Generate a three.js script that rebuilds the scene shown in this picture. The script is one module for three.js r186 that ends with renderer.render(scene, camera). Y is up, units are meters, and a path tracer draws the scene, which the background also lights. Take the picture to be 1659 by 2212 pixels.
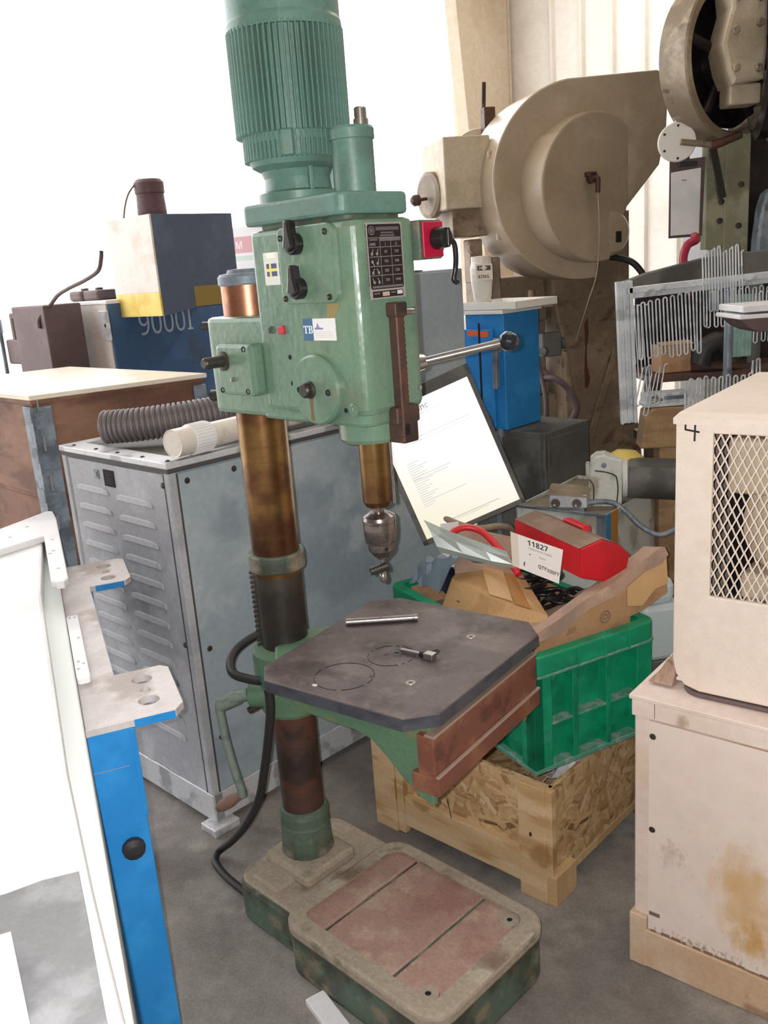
import * as THREE from 'three';
import { RoundedBoxGeometry } from 'three/addons/geometries/RoundedBoxGeometry.js';
import { mergeGeometries } from 'three/addons/utils/BufferGeometryUtils.js';
import { FontLoader } from 'three/addons/loaders/FontLoader.js';
import { TextGeometry } from 'three/addons/geometries/TextGeometry.js';
import { RectAreaLightUniformsLib } from 'three/addons/lights/RectAreaLightUniformsLib.js';

// ---------- camera, sky, flash, exposure ----------
const R = THREE.MathUtils.degToRad;
const scene = new THREE.Scene();
const camera = new THREE.PerspectiveCamera(2 * Math.atan(1106 / 1930) * 180 / Math.PI, 1659 / 2212, 0.05, 200);
camera.position.set(0, 1.4, 0);
camera.rotation.set(-R(15.25), 0, -R(4.3), 'XYZ');
camera.updateMatrixWorld(true);
scene.add(camera);
RectAreaLightUniformsLib.init();
const renderer = new THREE.WebGLRenderer({ antialias: true });
renderer.toneMapping = THREE.LinearToneMapping;
renderer.toneMappingExposure = 1.0;
renderer.shadowMap.enabled = true;
scene.background = new THREE.Color(1, 0.985, 1.0);       // bright overcast sky outside the open door
scene.backgroundIntensity = 4.2;
// the phone's own flash, a couple of centimetres beside its lens
const flash = new THREE.PointLight(new THREE.Color(1.0, 0.97, 0.955), 7.0, 0, 2);
flash.position.copy(camera.localToWorld(new THREE.Vector3(-0.02, 0.008, -0.004)));
flash.castShadow = true; flash.shadow.radius = 0.2;
scene.add(flash);

// ---------- helpers ----------
let seed = 7;
const rnd = () => { seed = (seed * 1664525 + 1013904223) >>> 0; return seed / 4294967296; };
const rr = (a, b) => a + (b - a) * rnd();
const V = (x, y, z) => new THREE.Vector3(x, y, z);
const names = {};
function numbered(n) { names[n] = (names[n] ?? -1) + 1; return names[n] ? n + '_' + String(names[n]).padStart(3, '0') : n; }
function thing(name, label, category, p = [0, 0, 0], deg = 0, group) {
  const o = new THREE.Group(); o.name = numbered(name); o.position.set(...p); o.rotation.y = R(deg);
  o.userData = { label, category }; if (group) o.userData.group = group;
  scene.add(o); return o;
}
// a piece of the setting
function struct(name, p = [0, 0, 0], deg = 0) {
  const o = new THREE.Group(); o.name = name; o.position.set(...p); o.rotation.y = R(deg);
  o.userData = { kind: 'structure' }; scene.add(o); return o;
}
function part(parent, name, geo, m, label, kind) {
  const g = Array.isArray(geo) ? mg(geo) : geo;
  const o = new THREE.Mesh(g, m); o.name = name; o.castShadow = o.receiveShadow = true;
  if (label) o.userData.label = label; if (kind) o.userData.kind = kind;
  parent.add(o); return o;
}
function fin(g) {                                      // flat list of triangles with uv in metres
  if (g.index) g = g.toNonIndexed();
  if (!g.attributes.normal) g.computeVertexNormals();
  const p = g.attributes.position, n = p.count, uv = new Float32Array(n * 2), a = V(), b = V(), c = V();
  for (let i = 0; i < n; i += 3) {
    a.fromBufferAttribute(p, i); b.fromBufferAttribute(p, i + 1); c.fromBufferAttribute(p, i + 2);
    const f = b.clone().sub(a).cross(c.clone().sub(a)), x = Math.abs(f.x), y = Math.abs(f.y), z = Math.abs(f.z);
    for (const [k, q] of [[0, a], [1, b], [2, c]]) {
      const [u, v] = x >= y && x >= z ? [q.z, q.y] : y >= z ? [q.x, q.z] : [q.x, q.y];
      uv[(i + k) * 2] = u; uv[(i + k) * 2 + 1] = v;
    }
  }
  const o = new THREE.BufferGeometry();
  o.setAttribute('position', p); o.setAttribute('normal', g.attributes.normal); o.setAttribute('uv', new THREE.BufferAttribute(uv, 2));
  return o;
}
const mg = (l) => l.length > 1 ? mergeGeometries(l) : l[0];
function bx(x0, x1, y0, y1, z0, z1, r = 0.003, seg = 2) {
  const w = x1 - x0, h = y1 - y0, d = z1 - z0; r = Math.min(r, w / 2.1, h / 2.1, d / 2.1);
  const g = r > 0.0003 ? new RoundedBoxGeometry(w, h, d, seg, r) : new THREE.BoxGeometry(w, h, d);
  g.translate((x0 + x1) / 2, (y0 + y1) / 2, (z0 + z1) / 2); return fin(g);
}
function rod(p, q, r, r2 = r, seg = 20) {
  const a = V(...p), b = V(...q), d = b.clone().sub(a);
  const g = new THREE.CylinderGeometry(r2, r, d.length(), seg);
  g.applyQuaternion(new THREE.Quaternion().setFromUnitVectors(V(0, 1, 0), d.clone().normalize()));
  g.translate((a.x + b.x) / 2, (a.y + b.y) / 2, (a.z + b.z) / 2); return fin(g);
}
function lathe(pts, p = [0, 0, 0], axis = [0, 1, 0], seg = 48) {
  const g = new THREE.LatheGeometry(pts.map(([r, y]) => new THREE.Vector2(Math.max(r, 0.00001), y)), seg);
  g.applyQuaternion(new THREE.Quaternion().setFromUnitVectors(V(0, 1, 0), V(...axis).normalize()));
  g.translate(...p); return fin(g);
}
// sharp-edged lathe: every profile segment gets its own flat normal band
function turn(pts, p = [0, 0, 0], axis = [0, 1, 0], seg = 48) {
  return mg(pts.slice(1).map((q, i) => lathe([pts[i], q], p, axis, seg)));
}
function shape(poly, holes = []) {
  const s = new THREE.Shape(poly.map(([x, y]) => new THREE.Vector2(x, y)));
  for (const h of holes) s.holes.push(h.length === 3 ? new THREE.Path().absarc(h[0], h[1], h[2], 0, Math.PI * 2, true) : new THREE.Path(h.map(([x, y]) => new THREE.Vector2(x, y))));
  return s;
}
function ext(poly, z0, z1, bevel = 0.002, holes = []) {
  const b = Math.min(bevel, (z1 - z0) / 2.2);
  const g = new THREE.ExtrudeGeometry(shape(poly, holes), { depth: z1 - z0 - 2 * b, bevelEnabled: b > 0.0002, bevelSize: b, bevelThickness: b, bevelOffset: -b, bevelSegments: 2, curveSegments: 20 });
  g.translate(0, 0, z0 + b); return fin(g);
}
function extY(poly, y0, y1, bevel = 0.002, holes = []) {      // plan outline [x, z]
  const g = ext(poly.map(([x, z]) => [x, -z]), y0, y1, bevel, holes.map((h) => h.length === 3 && typeof h[0] === 'number' ? [h[0], -h[1], h[2]] : h.map(([x, z]) => [x, -z])));
  g.rotateX(-Math.PI / 2); return fin(g);
}
function extX(poly, x0, x1, bevel = 0.002, holes = []) {      // side outline [z, y]
  const g = ext(poly.map(([z, y]) => [-z, y]), x0, x1, bevel, holes.map((h) => h.length === 3 && typeof h[0] === 'number' ? [-h[0], h[1], h[2]] : h.map(([z, y]) => [-z, y])));
  g.rotateY(Math.PI / 2); return fin(g);
}
function tube(pts, r, n = 60, seg = 10, tension = 0.5) {
  const c = new THREE.CatmullRomCurve3(pts.map((p) => V(...p)), false, 'catmullrom', tension);
  return fin(new THREE.TubeGeometry(c, n, r, seg, false));
}
function rrect(x0, x1, z0, z1, r, n = 6) {                    // rounded rectangle outline
  const o = [];
  for (const [cx, cz, a] of [[x1 - r, z1 - r, 0], [x0 + r, z1 - r, 90], [x0 + r, z0 + r, 180], [x1 - r, z0 + r, 270]])
    for (let i = 0; i <= n; i++) { const t = R(a + 90 * i / n); o.push([cx + r * Math.cos(t), cz + r * Math.sin(t)]); }
  return o;
}
const circ = (cx, cy, r, n = 40, a0 = 0, a1 = 360) => Array.from({ length: n }, (_, i) => { const t = R(a0 + (a1 - a0) * i / n); return [cx + r * Math.cos(t), cy + r * Math.sin(t)]; });
function tri(pts, faces, th = 0) {                             // free facets from corner points
  const pos = []; for (const f of faces) for (let k = 1; k < f.length - 1; k++) for (const i of [f[0], f[k], f[k + 1]]) pos.push(...pts[i]);
  const g = new THREE.BufferGeometry(); g.setAttribute('position', new THREE.Float32BufferAttribute(pos, 3)); g.computeVertexNormals(); return fin(g);
}
// a bent sheet: rows of points, with thickness
function sheet(rows, th = 0.002) {
  const n = rows.length, m = rows[0].length, P = [], up = (i, j) => V(...rows[Math.min(i, n - 1)][Math.min(j, m - 1)]);
  const N = (i, j) => { const a = up(i + 1, j).sub(up(Math.max(i - 1, 0), j)), b = up(i, j + 1).sub(up(i, Math.max(j - 1, 0))); return a.cross(b).normalize().multiplyScalar(th); };
  const idx = [];
  for (let s = 0; s < 2; s++) for (let i = 0; i < n; i++) for (let j = 0; j < m; j++) { const q = up(i, j); if (s) q.sub(N(i, j)); P.push(q.x, q.y, q.z); }
  const at = (s, i, j) => s * n * m + i * m + j;
  const quad = (a, b, c, d) => idx.push(a, b, c, a, c, d);
  for (let i = 0; i < n - 1; i++) for (let j = 0; j < m - 1; j++) { quad(at(0, i, j), at(0, i + 1, j), at(0, i + 1, j + 1), at(0, i, j + 1)); quad(at(1, i, j), at(1, i, j + 1), at(1, i + 1, j + 1), at(1, i + 1, j)); }
  for (let i = 0; i < n - 1; i++) { quad(at(0, i, 0), at(1, i, 0), at(1, i + 1, 0), at(0, i + 1, 0)); quad(at(0, i, m - 1), at(0, i + 1, m - 1), at(1, i + 1, m - 1), at(1, i, m - 1)); }
  for (let j = 0; j < m - 1; j++) { quad(at(0, 0, j), at(0, 0, j + 1), at(1, 0, j + 1), at(1, 0, j)); quad(at(0, n - 1, j), at(1, n - 1, j), at(1, n - 1, j + 1), at(0, n - 1, j + 1)); }
  const g = new THREE.BufferGeometry(); g.setAttribute('position', new THREE.Float32BufferAttribute(P, 3)); g.setIndex(idx);
  const u = g.toNonIndexed(); u.computeVertexNormals(); return fin(u);
}
function at(g, p, rot = [0, 0, 0]) { g.applyMatrix4(new THREE.Matrix4().compose(V(...p), new THREE.Quaternion().setFromEuler(new THREE.Euler(...rot.map(R))), V(1, 1, 1))); return g; }

// ---------- procedural materials ----------
const hash = (x, y, s) => { let h = (x * 374761393 + y * 668265263 + s * 2147483647) | 0; h = Math.imul(h ^ (h >>> 13), 1274126177); return ((h ^ (h >>> 16)) >>> 0) / 4294967296; };
function vnoise(u, v, px, py, s) {
  const x = u * px, y = v * py, xi = Math.floor(x), yi = Math.floor(y), fx = x - xi, fy = y - yi, sx = fx * fx * (3 - 2 * fx), sy = fy * fy * (3 - 2 * fy);
  const h = (i, j) => hash(((i % px) + px) % px, ((j % py) + py) % py, s);
  return (h(xi, yi) * (1 - sx) + h(xi + 1, yi) * sx) * (1 - sy) + (h(xi, yi + 1) * (1 - sx) + h(xi + 1, yi + 1) * sx) * sy;
}
function fbm(u, v, px, py, s, o = 4) { let a = 0, w = 0.5, t = 0; for (let i = 0; i < o; i++) { a += w * vnoise(u, v, px << i, py << i, s + i); t += w; w *= 0.55; } return a / t; }
const sst = (a, b, x) => { const t = Math.min(1, Math.max(0, (x - a) / (b - a))); return t * t * (3 - 2 * t); };
let texSeed = 1;
// c: base colour; mix: [[colour, low, high, cellsX, cellsY], ...] blended in where noise passes low..high; size: metres per tile
function mat({ c, mix = [], size = 0.6, n = 256, rough = 0.6, metal = 0, bump = 0, grain = 0.06, ...more }) {
  const s0 = texSeed++ * 17, base = new THREE.Color(c), to8 = (x) => Math.max(0, Math.min(255, Math.round(x)));
  const srgb = (h) => { const k = new THREE.Color(h).getHex(THREE.SRGBColorSpace); return [(k >> 16) & 255, (k >> 8) & 255, k & 255]; };
  const b = srgb(c), ms = mix.map((m) => [srgb(m[0]), ...m.slice(1)]);
  const D = new Uint8Array(n * n * 4), H = new Uint8Array(n * n * 4);
  for (let j = 0; j < n; j++) for (let i = 0; i < n; i++) {
    const u = i / n, v = j / n; let q = [...b], h = 0.5;
    ms.forEach(([k, lo, hi, px = 4, py = px, am = 1], t) => { const f = fbm(u, v, px, py, s0 + t * 5, 5), w = sst(lo, hi, f) * am; h += (f - 0.5) * 0.6; for (let e = 0; e < 3; e++) q[e] += (k[e] - q[e]) * w; });
    const g = 1 + grain * (hash(i, j, s0) - 0.5) * 2 * 0.6 + grain * (vnoise(u, v, 64, 64, s0 + 3) - 0.5); h += (vnoise(u, v, 64, 64, s0 + 9) - 0.5) * 0.4;
    const o = (j * n + i) * 4; for (let e = 0; e < 3; e++) D[o + e] = to8(q[e] * g); D[o + 3] = 255;
    H[o] = H[o + 1] = H[o + 2] = to8(255 * h); H[o + 3] = 255;
  }
  const T = (d, cs) => { const t = new THREE.DataTexture(d, n, n); t.wrapS = t.wrapT = THREE.RepeatWrapping; t.magFilter = THREE.LinearFilter; t.minFilter = THREE.LinearMipmapLinearFilter; t.generateMipmaps = true; if (cs) t.colorSpace = THREE.SRGBColorSpace; t.repeat.set(1 / size, 1 / size); t.needsUpdate = true; return t; };
  const m = new (more.clearcoat || more.transmission ? THREE.MeshPhysicalMaterial : THREE.MeshStandardMaterial)({ map: T(D, 1), roughness: rough, metalness: metal, ...more });
  if (bump) { m.bumpMap = T(H); m.bumpScale = bump; }
  return m;
}
const flat = (c, rough = 0.6, metal = 0, more = {}) => new (more.transmission || more.clearcoat ? THREE.MeshPhysicalMaterial : THREE.MeshStandardMaterial)({ color: c, roughness: rough, metalness: metal, ...more });
// printed thin plate: front face at +z of a w x h x t box centred at its own origin
function print(w, h, t, px, draw, more = {}) {
  const cv = document.createElement('canvas'); cv.width = px; cv.height = Math.round(px * h / w);
  draw(cv.getContext('2d'), cv.width, cv.height);
  const tx = new THREE.CanvasTexture(cv); tx.colorSpace = THREE.SRGBColorSpace;
  return [new THREE.BoxGeometry(w, h, t), new THREE.MeshStandardMaterial({ map: tx, roughness: 0.5, ...more })];
}
function lampPanel(name, label, p, rot, w, h, color, k) {      // a ceiling or wall lamp: housing, glowing diffuser, and its light
  const g = thing(name, label, 'light', p, 0, 'long ceiling lamps'); g.rotation.set(...rot.map(R));
  part(g, 'housing', bx(-w / 2 - 0.04, w / 2 + 0.04, -h / 2 - 0.04, h / 2 + 0.04, 0.005, 0.09, 0.01), M.enamel);
  part(g, 'lamp_diffuser', bx(-w / 2, w / 2, -h / 2, h / 2, -0.012, 0.004, 0.002), new THREE.MeshStandardMaterial({ color: '#ffffff', emissive: new THREE.Color(color), emissiveIntensity: 1.5 }));
  const l = new THREE.RectAreaLight(color, k, w, h); l.position.set(0, 0, -0.02); g.add(l);
}

const M = {
  enamel: flat('#e9e6e0', 0.5),
  concrete: mat({ c: '#8d8883', mix: [['#736e6a', 0.42, 0.66, 3], ['#a39c95', 0.55, 0.75, 6], ['#55514f', 0.62, 0.78, 9, 9, 0.6]], size: 1.7, n: 512, rough: 0.62, bump: 0.0015, grain: 0.12 }),
  outside: mat({ c: '#cfcac2', mix: [['#b5b0a8', 0.4, 0.7, 4]], size: 6, rough: 0.9 }),
  wallMetal: mat({ c: '#e6e2da', mix: [['#dad4ca', 0.5, 0.75, 3]], size: 1.6, rough: 0.55, grain: 0.03 }),
  wallPlain: mat({ c: '#c9bba6', mix: [['#b7a58c', 0.5, 0.72, 3]], size: 1.8, rough: 0.7, grain: 0.05 }),
  green: mat({ c: '#638270', mix: [['#6c8670', 0.4, 0.7, 3], ['#7c7c66', 0.6, 0.8, 5, 5, 0.5], ['#566f60', 0.55, 0.75, 8, 8, 0.5]], size: 0.5, rough: 0.25, bump: 0.0006, grain: 0.05 }),
  greenMotor: mat({ c: '#567a70', mix: [['#61857a', 0.45, 0.7, 3], ['#5a6b60', 0.6, 0.8, 6, 6, 0.5]], size: 0.5, rough: 0.42, bump: 0.0006 }),
  greenDirty: mat({ c: '#56695a', mix: [['#3d4238', 0.4, 0.62, 3], ['#7d7566', 0.55, 0.75, 6], ['#6a5a48', 0.62, 0.8, 8, 8, 0.7]], size: 0.35, rough: 0.6, bump: 0.0012, grain: 0.1 }),
  greenArm: mat({ c: '#5a7a60', mix: [['#7a7a4c', 0.45, 0.68, 3, 3, 0.8], ['#56735c', 0.5, 0.7, 6]], size: 0.35, rough: 0.45, bump: 0.0008 }),
  baseDust: mat({ c: '#a09484', mix: [['#b3a798', 0.45, 0.7, 4], ['#6d6a58', 0.52, 0.72, 5, 5, 0.8], ['#7b5f52', 0.6, 0.8, 3, 3, 0.6]], size: 0.4, rough: 0.8, bump: 0.0015, grain: 0.1 }),
  baseRed: mat({ c: '#a6867a', mix: [['#b39c8c', 0.42, 0.66, 3], ['#956c64', 0.55, 0.75, 4, 4, 0.6], ['#bba793', 0.6, 0.8, 7, 7, 0.6]], size: 0.33, rough: 0.75, bump: 0.001, grain: 0.09 }),
  bronze: mat({ c: '#86683f', mix: [['#a3844c', 0.42, 0.62, 3, 2], ['#634430', 0.5, 0.7, 2, 3], ['#bfa069', 0.62, 0.8, 6, 3, 0.6]], size: 0.3, rough: 0.3, metal: 0.85, grain: 0.05 }),
  copper: mat({ c: '#a06f58', mix: [['#8c5a4c', 0.42, 0.66, 3], ['#b98a66', 0.58, 0.78, 5, 3]], size: 0.2, rough: 0.36, metal: 0.75, grain: 0.06 }),
  darkSteel: mat({ c: '#3d3a36', mix: [['#4f4a42', 0.45, 0.7, 4], ['#5b3b2c', 0.6, 0.8, 3, 3, 0.5]], size: 0.3, rough: 0.45, metal: 0.5, grain: 0.08 }),
  rustSteel: mat({ c: '#54403a', mix: [['#3b302d', 0.42, 0.66, 3], ['#6c4334', 0.55, 0.75, 4, 6, 0.8]], size: 0.25, rough: 0.55, metal: 0.35, grain: 0.08 }),
  tableSteel: mat({ c: '#5d5250', mix: [['#6f6461', 0.42, 0.7, 3], ['#463c39', 0.52, 0.74, 4], ['#77706c', 0.62, 0.8, 8, 8, 0.5]], size: 0.37, n: 512, rough: 0.5, metal: 0.25, bump: 0.0004, grain: 0.09 }),
  tableEdge: mat({ c: '#54565e', mix: [['#42444c', 0.45, 0.7, 4]], size: 0.2, rough: 0.5, metal: 0.3 }),
  railRust: mat({ c: '#7d4f3f', mix: [['#94654c', 0.42, 0.68, 3], ['#623a30', 0.52, 0.74, 4]], size: 0.2, rough: 0.5, metal: 0.2, grain: 0.06 }),
  railTop: flat('#b09a8c', 0.4, 0.4),
  steel: mat({ c: '#a9a5a2', mix: [['#8a8583', 0.45, 0.7, 4]], size: 0.1, rough: 0.28, metal: 0.9 }),
  chuck: mat({ c: '#8c8380', mix: [['#6f6663', 0.45, 0.7, 3]], size: 0.1, rough: 0.3, metal: 0.9 }),
  black: flat('#1d1b1c', 0.35), rubber: flat('#262526', 0.55), darkHole: flat('#121111', 0.8),
  grayPaint: mat({ c: '#a0aeb7', mix: [['#acb8bf', 0.42, 0.66, 3], ['#8e9da7', 0.5, 0.72, 4], ['#c0c8cc', 0.62, 0.8, 6, 6, 0.6]], size: 0.8, n: 512, rough: 0.5, grain: 0.05 }),
  grayLouver: mat({ c: '#a4a6ac', mix: [['#b8bac0', 0.45, 0.7, 4], ['#8a8c92', 0.55, 0.75, 3], ['#b9bbbf', 0.62, 0.8, 7, 7, 0.6]], size: 0.6, rough: 0.6, grain: 0.06 }),
  rimWhite: mat({ c: '#c9cbcf', mix: [['#9a9ca0', 0.5, 0.72, 5]], size: 0.3, rough: 0.4, metal: 0.1 }),
  seamDark: flat('#4a4a4c', 0.7),
  whitePaint: mat({ c: '#e8e8ea', mix: [['#d3d5d8', 0.5, 0.75, 3]], size: 0.7, rough: 0.5, grain: 0.02 }),
  plateGray: mat({ c: '#b5aeac', mix: [['#c7c1bf', 0.42, 0.68, 3], ['#a0958f', 0.52, 0.74, 4]], size: 0.35, rough: 0.55, metal: 0.1, grain: 0.04 }),
  blue: mat({ c: '#1f7fc4', mix: [['#2b8bd0', 0.45, 0.7, 4], ['#1a70b4', 0.55, 0.75, 3]], size: 0.3, rough: 0.45, grain: 0.03 }),
  blueDark: mat({ c: '#35587f', mix: [['#3f628c', 0.42, 0.68, 3], ['#3c4a5c', 0.55, 0.75, 5, 5, 0.6]], size: 0.5, rough: 0.5, grain: 0.06 }),
  blueGray: mat({ c: '#4a5568', mix: [['#556277', 0.42, 0.68, 3]], size: 0.5, rough: 0.6 }),
  sheetDust: mat({ c: '#707173', mix: [['#86878a', 0.42, 0.68, 4], ['#626467', 0.55, 0.75, 3]], size: 0.25, rough: 0.7, grain: 0.05 }),
  ply: mat({ c: '#87614d', mix: [['#957059', 0.42, 0.66, 2, 6], ['#6f4d3e', 0.5, 0.72, 3, 9], ['#5d3a2d', 0.64, 0.8, 5, 5, 0.6]], size: 0.7, rough: 0.7, grain: 0.06 }),
  lidWood: mat({ c: '#efe2cf', mix: [['#f4eadb', 0.42, 0.68, 2, 7], ['#e0ceb4', 0.55, 0.75, 3, 10]], size: 0.8, rough: 0.3, grain: 0.04 }),
  galv: mat({ c: '#c0c6cb', mix: [['#d2d7db', 0.42, 0.66, 6], ['#a3abb1', 0.52, 0.74, 8]], size: 0.25, rough: 0.4, metal: 0.15, grain: 0.05 }),
  galvDull: mat({ c: '#76808a', mix: [['#8b959e', 0.42, 0.66, 6], ['#5f676f', 0.52, 0.74, 5]], size: 0.25, rough: 0.55, metal: 0.3, grain: 0.07 }),
  pine: mat({ c: '#cbab82', mix: [['#d6ba94', 0.4, 0.66, 1, 8], ['#bb9769', 0.52, 0.74, 2, 12], ['#8f6a3e', 0.68, 0.82, 3, 3, 0.6]], size: 0.35, rough: 0.7, grain: 0.04 }),
  pineEnd: mat({ c: '#bf9f74', mix: [['#cfb189', 0.42, 0.68, 8, 2]], size: 0.3, rough: 0.7 }),
  binGreen: mat({ c: '#0c8a62', mix: [['#139a70', 0.42, 0.68, 4], ['#0a7654', 0.55, 0.75, 3], ['#7d9a8c', 0.66, 0.84, 8, 8, 0.5]], size: 0.3, rough: 0.4, grain: 0.04 }),
  binScuff: mat({ c: '#4f8f78', mix: [['#8a9d94', 0.45, 0.7, 8]], size: 0.15, rough: 0.6 }),
  card: mat({ c: '#b28b66', mix: [['#bf9a75', 0.42, 0.68, 3], ['#a07a58', 0.55, 0.75, 4]], size: 0.3, rough: 0.85, grain: 0.05 }),
  cardDust: mat({ c: '#a58a78', mix: [['#8f7a6c', 0.45, 0.7, 3], ['#b59a84', 0.55, 0.75, 4]], size: 0.3, rough: 0.9, grain: 0.05 }),
  tape: flat('#cda878', 0.35), tapeDark: flat('#b07c46', 0.35),
  red: mat({ c: '#c4101f', mix: [['#b00d1c', 0.45, 0.7, 3]], size: 0.3, rough: 0.42, grain: 0.03 }),
  redDust: mat({ c: '#7b6555', mix: [['#8a7463', 0.42, 0.68, 4], ['#9a3f3a', 0.68, 0.84, 3, 3, 0.7]], size: 0.2, rough: 0.9, grain: 0.06 }),
  cream: mat({ c: '#e6d8cc', mix: [['#dfcfc2', 0.45, 0.7, 3], ['#d6c3b0', 0.6, 0.78, 4, 4, 0.6]], size: 0.9, n: 512, rough: 0.55, grain: 0.03 }),
  creamLow: mat({ c: '#e2d2c8', mix: [['#d8c5ba', 0.45, 0.7, 3], ['#cfb596', 0.6, 0.78, 2, 3, 0.5], ['#8f7460', 0.7, 0.82, 9, 9, 0.5]], size: 0.85, n: 512, rough: 0.6, grain: 0.04 }),
  creamBase: mat({ c: '#d0b9a2', mix: [['#c6a88a', 0.42, 0.68, 3, 4], ['#8b6a52', 0.62, 0.8, 6, 6, 0.7]], size: 0.5, rough: 0.65, grain: 0.05 }),
  press: mat({ c: '#ab9a84', mix: [['#a08f79', 0.42, 0.68, 3], ['#b5a591', 0.55, 0.75, 4]], size: 0.7, rough: 0.3, grain: 0.03 }),
  pressDirty: mat({ c: '#947f69', mix: [['#806c57', 0.42, 0.68, 3], ['#a38d74', 0.55, 0.75, 4], ['#4f3a2c', 0.62, 0.8, 6, 9, 0.7]], size: 0.5, rough: 0.6, grain: 0.08 }),
  pressLight: mat({ c: '#c5b7a0', mix: [['#b3a48c', 0.45, 0.7, 4]], size: 0.5, rough: 0.5 }),
  oldBeige: mat({ c: '#9b8c77', mix: [['#857663', 0.42, 0.68, 3], ['#b3a48e', 0.55, 0.75, 4], ['#4c4034', 0.64, 0.8, 6, 6, 0.8]], size: 0.3, rough: 0.55, grain: 0.06 }),
  oldGreen: mat({ c: '#8d8c74', mix: [['#77765f', 0.42, 0.68, 3], ['#a09e86', 0.55, 0.75, 4]], size: 0.4, rough: 0.55, grain: 0.05 }),
  grease: mat({ c: '#211c1f', mix: [['#2f282a', 0.42, 0.68, 4], ['#3d3230', 0.6, 0.8, 6, 6, 0.7]], size: 0.25, rough: 0.3, metal: 0.3, grain: 0.1 }),
  darkGray: mat({ c: '#5a5955', mix: [['#686762', 0.42, 0.68, 3], ['#474643', 0.55, 0.75, 4]], size: 0.6, rough: 0.65, grain: 0.06 }),
  brownGray: mat({ c: '#5a4a4a', mix: [['#665555', 0.42, 0.68, 3]], size: 0.4, rough: 0.65, grain: 0.05 }),
  woodBlock: mat({ c: '#8f7355', mix: [['#a1855f', 0.42, 0.68, 3, 8], ['#7f6346', 0.52, 0.74, 4, 6]], size: 0.2, rough: 0.8, grain: 0.06 }),
  hose: mat({ c: '#6c6667', mix: [['#7d7677', 0.45, 0.7, 5], ['#8c7a68', 0.6, 0.8, 6, 6, 0.6]], size: 0.15, rough: 0.6, grain: 0.06 }),
  pvc: mat({ c: '#dcd6cc', mix: [['#c9c1b6', 0.5, 0.74, 5]], size: 0.2, rough: 0.4, grain: 0.03 }),
  binWhite: mat({ c: '#cdd0ca', mix: [['#a7aca4', 0.45, 0.7, 3], ['#8d8570', 0.6, 0.8, 4, 4, 0.7]], size: 0.3, rough: 0.6, grain: 0.05 }),
  trayDust: mat({ c: '#8f8676', mix: [['#7c705e', 0.42, 0.68, 3], ['#a39a8a', 0.55, 0.75, 4]], size: 0.25, rough: 0.85, grain: 0.06 }),
  yellow: flat('#d8c064', 0.5), orange: flat('#e8602a', 0.6), brownMotor: mat({ c: '#5c4346', mix: [['#6b4f52', 0.42, 0.68, 3]], size: 0.2, rough: 0.6 }),
};
// OSB: flakes of wood pressed flat, a printed pattern of the board's own strands
function osbMat() {
  const n = 512, cv = document.createElement('canvas'); cv.width = cv.height = n; const x = cv.getContext('2d');
  x.fillStyle = '#bd9d72'; x.fillRect(0, 0, n, n);
  const cols = ['#ccae84', '#c09e72', '#b08c62', '#d6bc94', '#a88458', '#c6a87c', '#98744c', '#bb986a', '#d0b68c'];
  for (let i = 0; i < 900; i++) {
    const px = rnd() * n, py = rnd() * n, a = rr(-0.9, 0.9) + (rnd() < 0.3 ? 1.2 : 0), l = rr(24, 90), w = rr(6, 20);
    x.fillStyle = i % 97 === 0 ? '#4d2f1c' : cols[Math.floor(rnd() * cols.length)]; x.globalAlpha = rr(0.55, 0.95);
    for (const ox of [-n, 0, n]) for (const oy of [-n, 0, n]) { if (px + ox < -100 || px + ox > n + 100 || py + oy < -100 || py + oy > n + 100) continue; x.save(); x.translate(px + ox, py + oy); x.rotate(a); x.fillRect(-l / 2, -w / 2, l, w); x.restore(); }
  }
  const t = new THREE.CanvasTexture(cv); t.colorSpace = THREE.SRGBColorSpace; t.wrapS = t.wrapT = THREE.RepeatWrapping; t.repeat.set(1 / 0.42, 1 / 0.42);
  return new THREE.MeshStandardMaterial({ map: t, roughness: 0.75 });
}
M.osb = osbMat();
M.grip = flat('#8a6a5c', 0.6); M.pane = flat('#c9d6d2', 0.25, 0, { transmission: 0.55, thickness: 0, transparent: false });

// ---------- the setting ----------
// the hall: corner at (1.06, -6.92); local x runs along the ribbed wall towards the right, local z along the door wall towards the left
const HALL = [1.06, 0, -6.92], HY = -45;
const floor = struct('floor', HALL, HY);
part(floor, 'slab', bx(-0.2, 9.5, -0.2, 0, -0.2, 10.5, 0), M.concrete);
const yard = struct('ground_outside', HALL, HY);
part(yard, 'paving', bx(-40, -0.2, -0.25, -0.02, -25, 40, 0), M.outside);
const ceiling = struct('ceiling', HALL, HY);
part(ceiling, 'roof_sheet', bx(-0.2, 9.5, 4.7, 4.85, -0.2, 10.5, 0), M.wallMetal);
const ribWall = struct('wall_right', HALL, HY);
part(ribWall, 'wall_sheet', bx(-0.2, 9.5, 0, 4.7, -0.2, 0, 0), M.wallMetal);
{ // the ribs of the metal cladding, each pressed proud of its sheet
  const rib = extY([[-0.016, 0], [-0.009, 0.028], [0.009, 0.028], [0.016, 0]], 0, 4.69, 0);
  for (let s = 0.44; s < 4.6; s += 0.227) { const m = part(ribWall, 'rib', rib, M.wallMetal); m.position.set(s, 0, 0); }
}
const doorWall = struct('wall_left', HALL, HY);
part(doorWall, 'wall_panel', bx(-0.2, 0, 0, 4.7, -0.2, 0.30, 0), M.wallPlain);
part(doorWall, 'wall_header', bx(-0.2, 0, 4.3, 4.7, 0.30, 6.9, 0), M.wallPlain);
part(doorWall, 'wall_panel', bx(-0.2, 0, 0, 4.7, 6.9, 10.5, 0), M.wallPlain);
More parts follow.
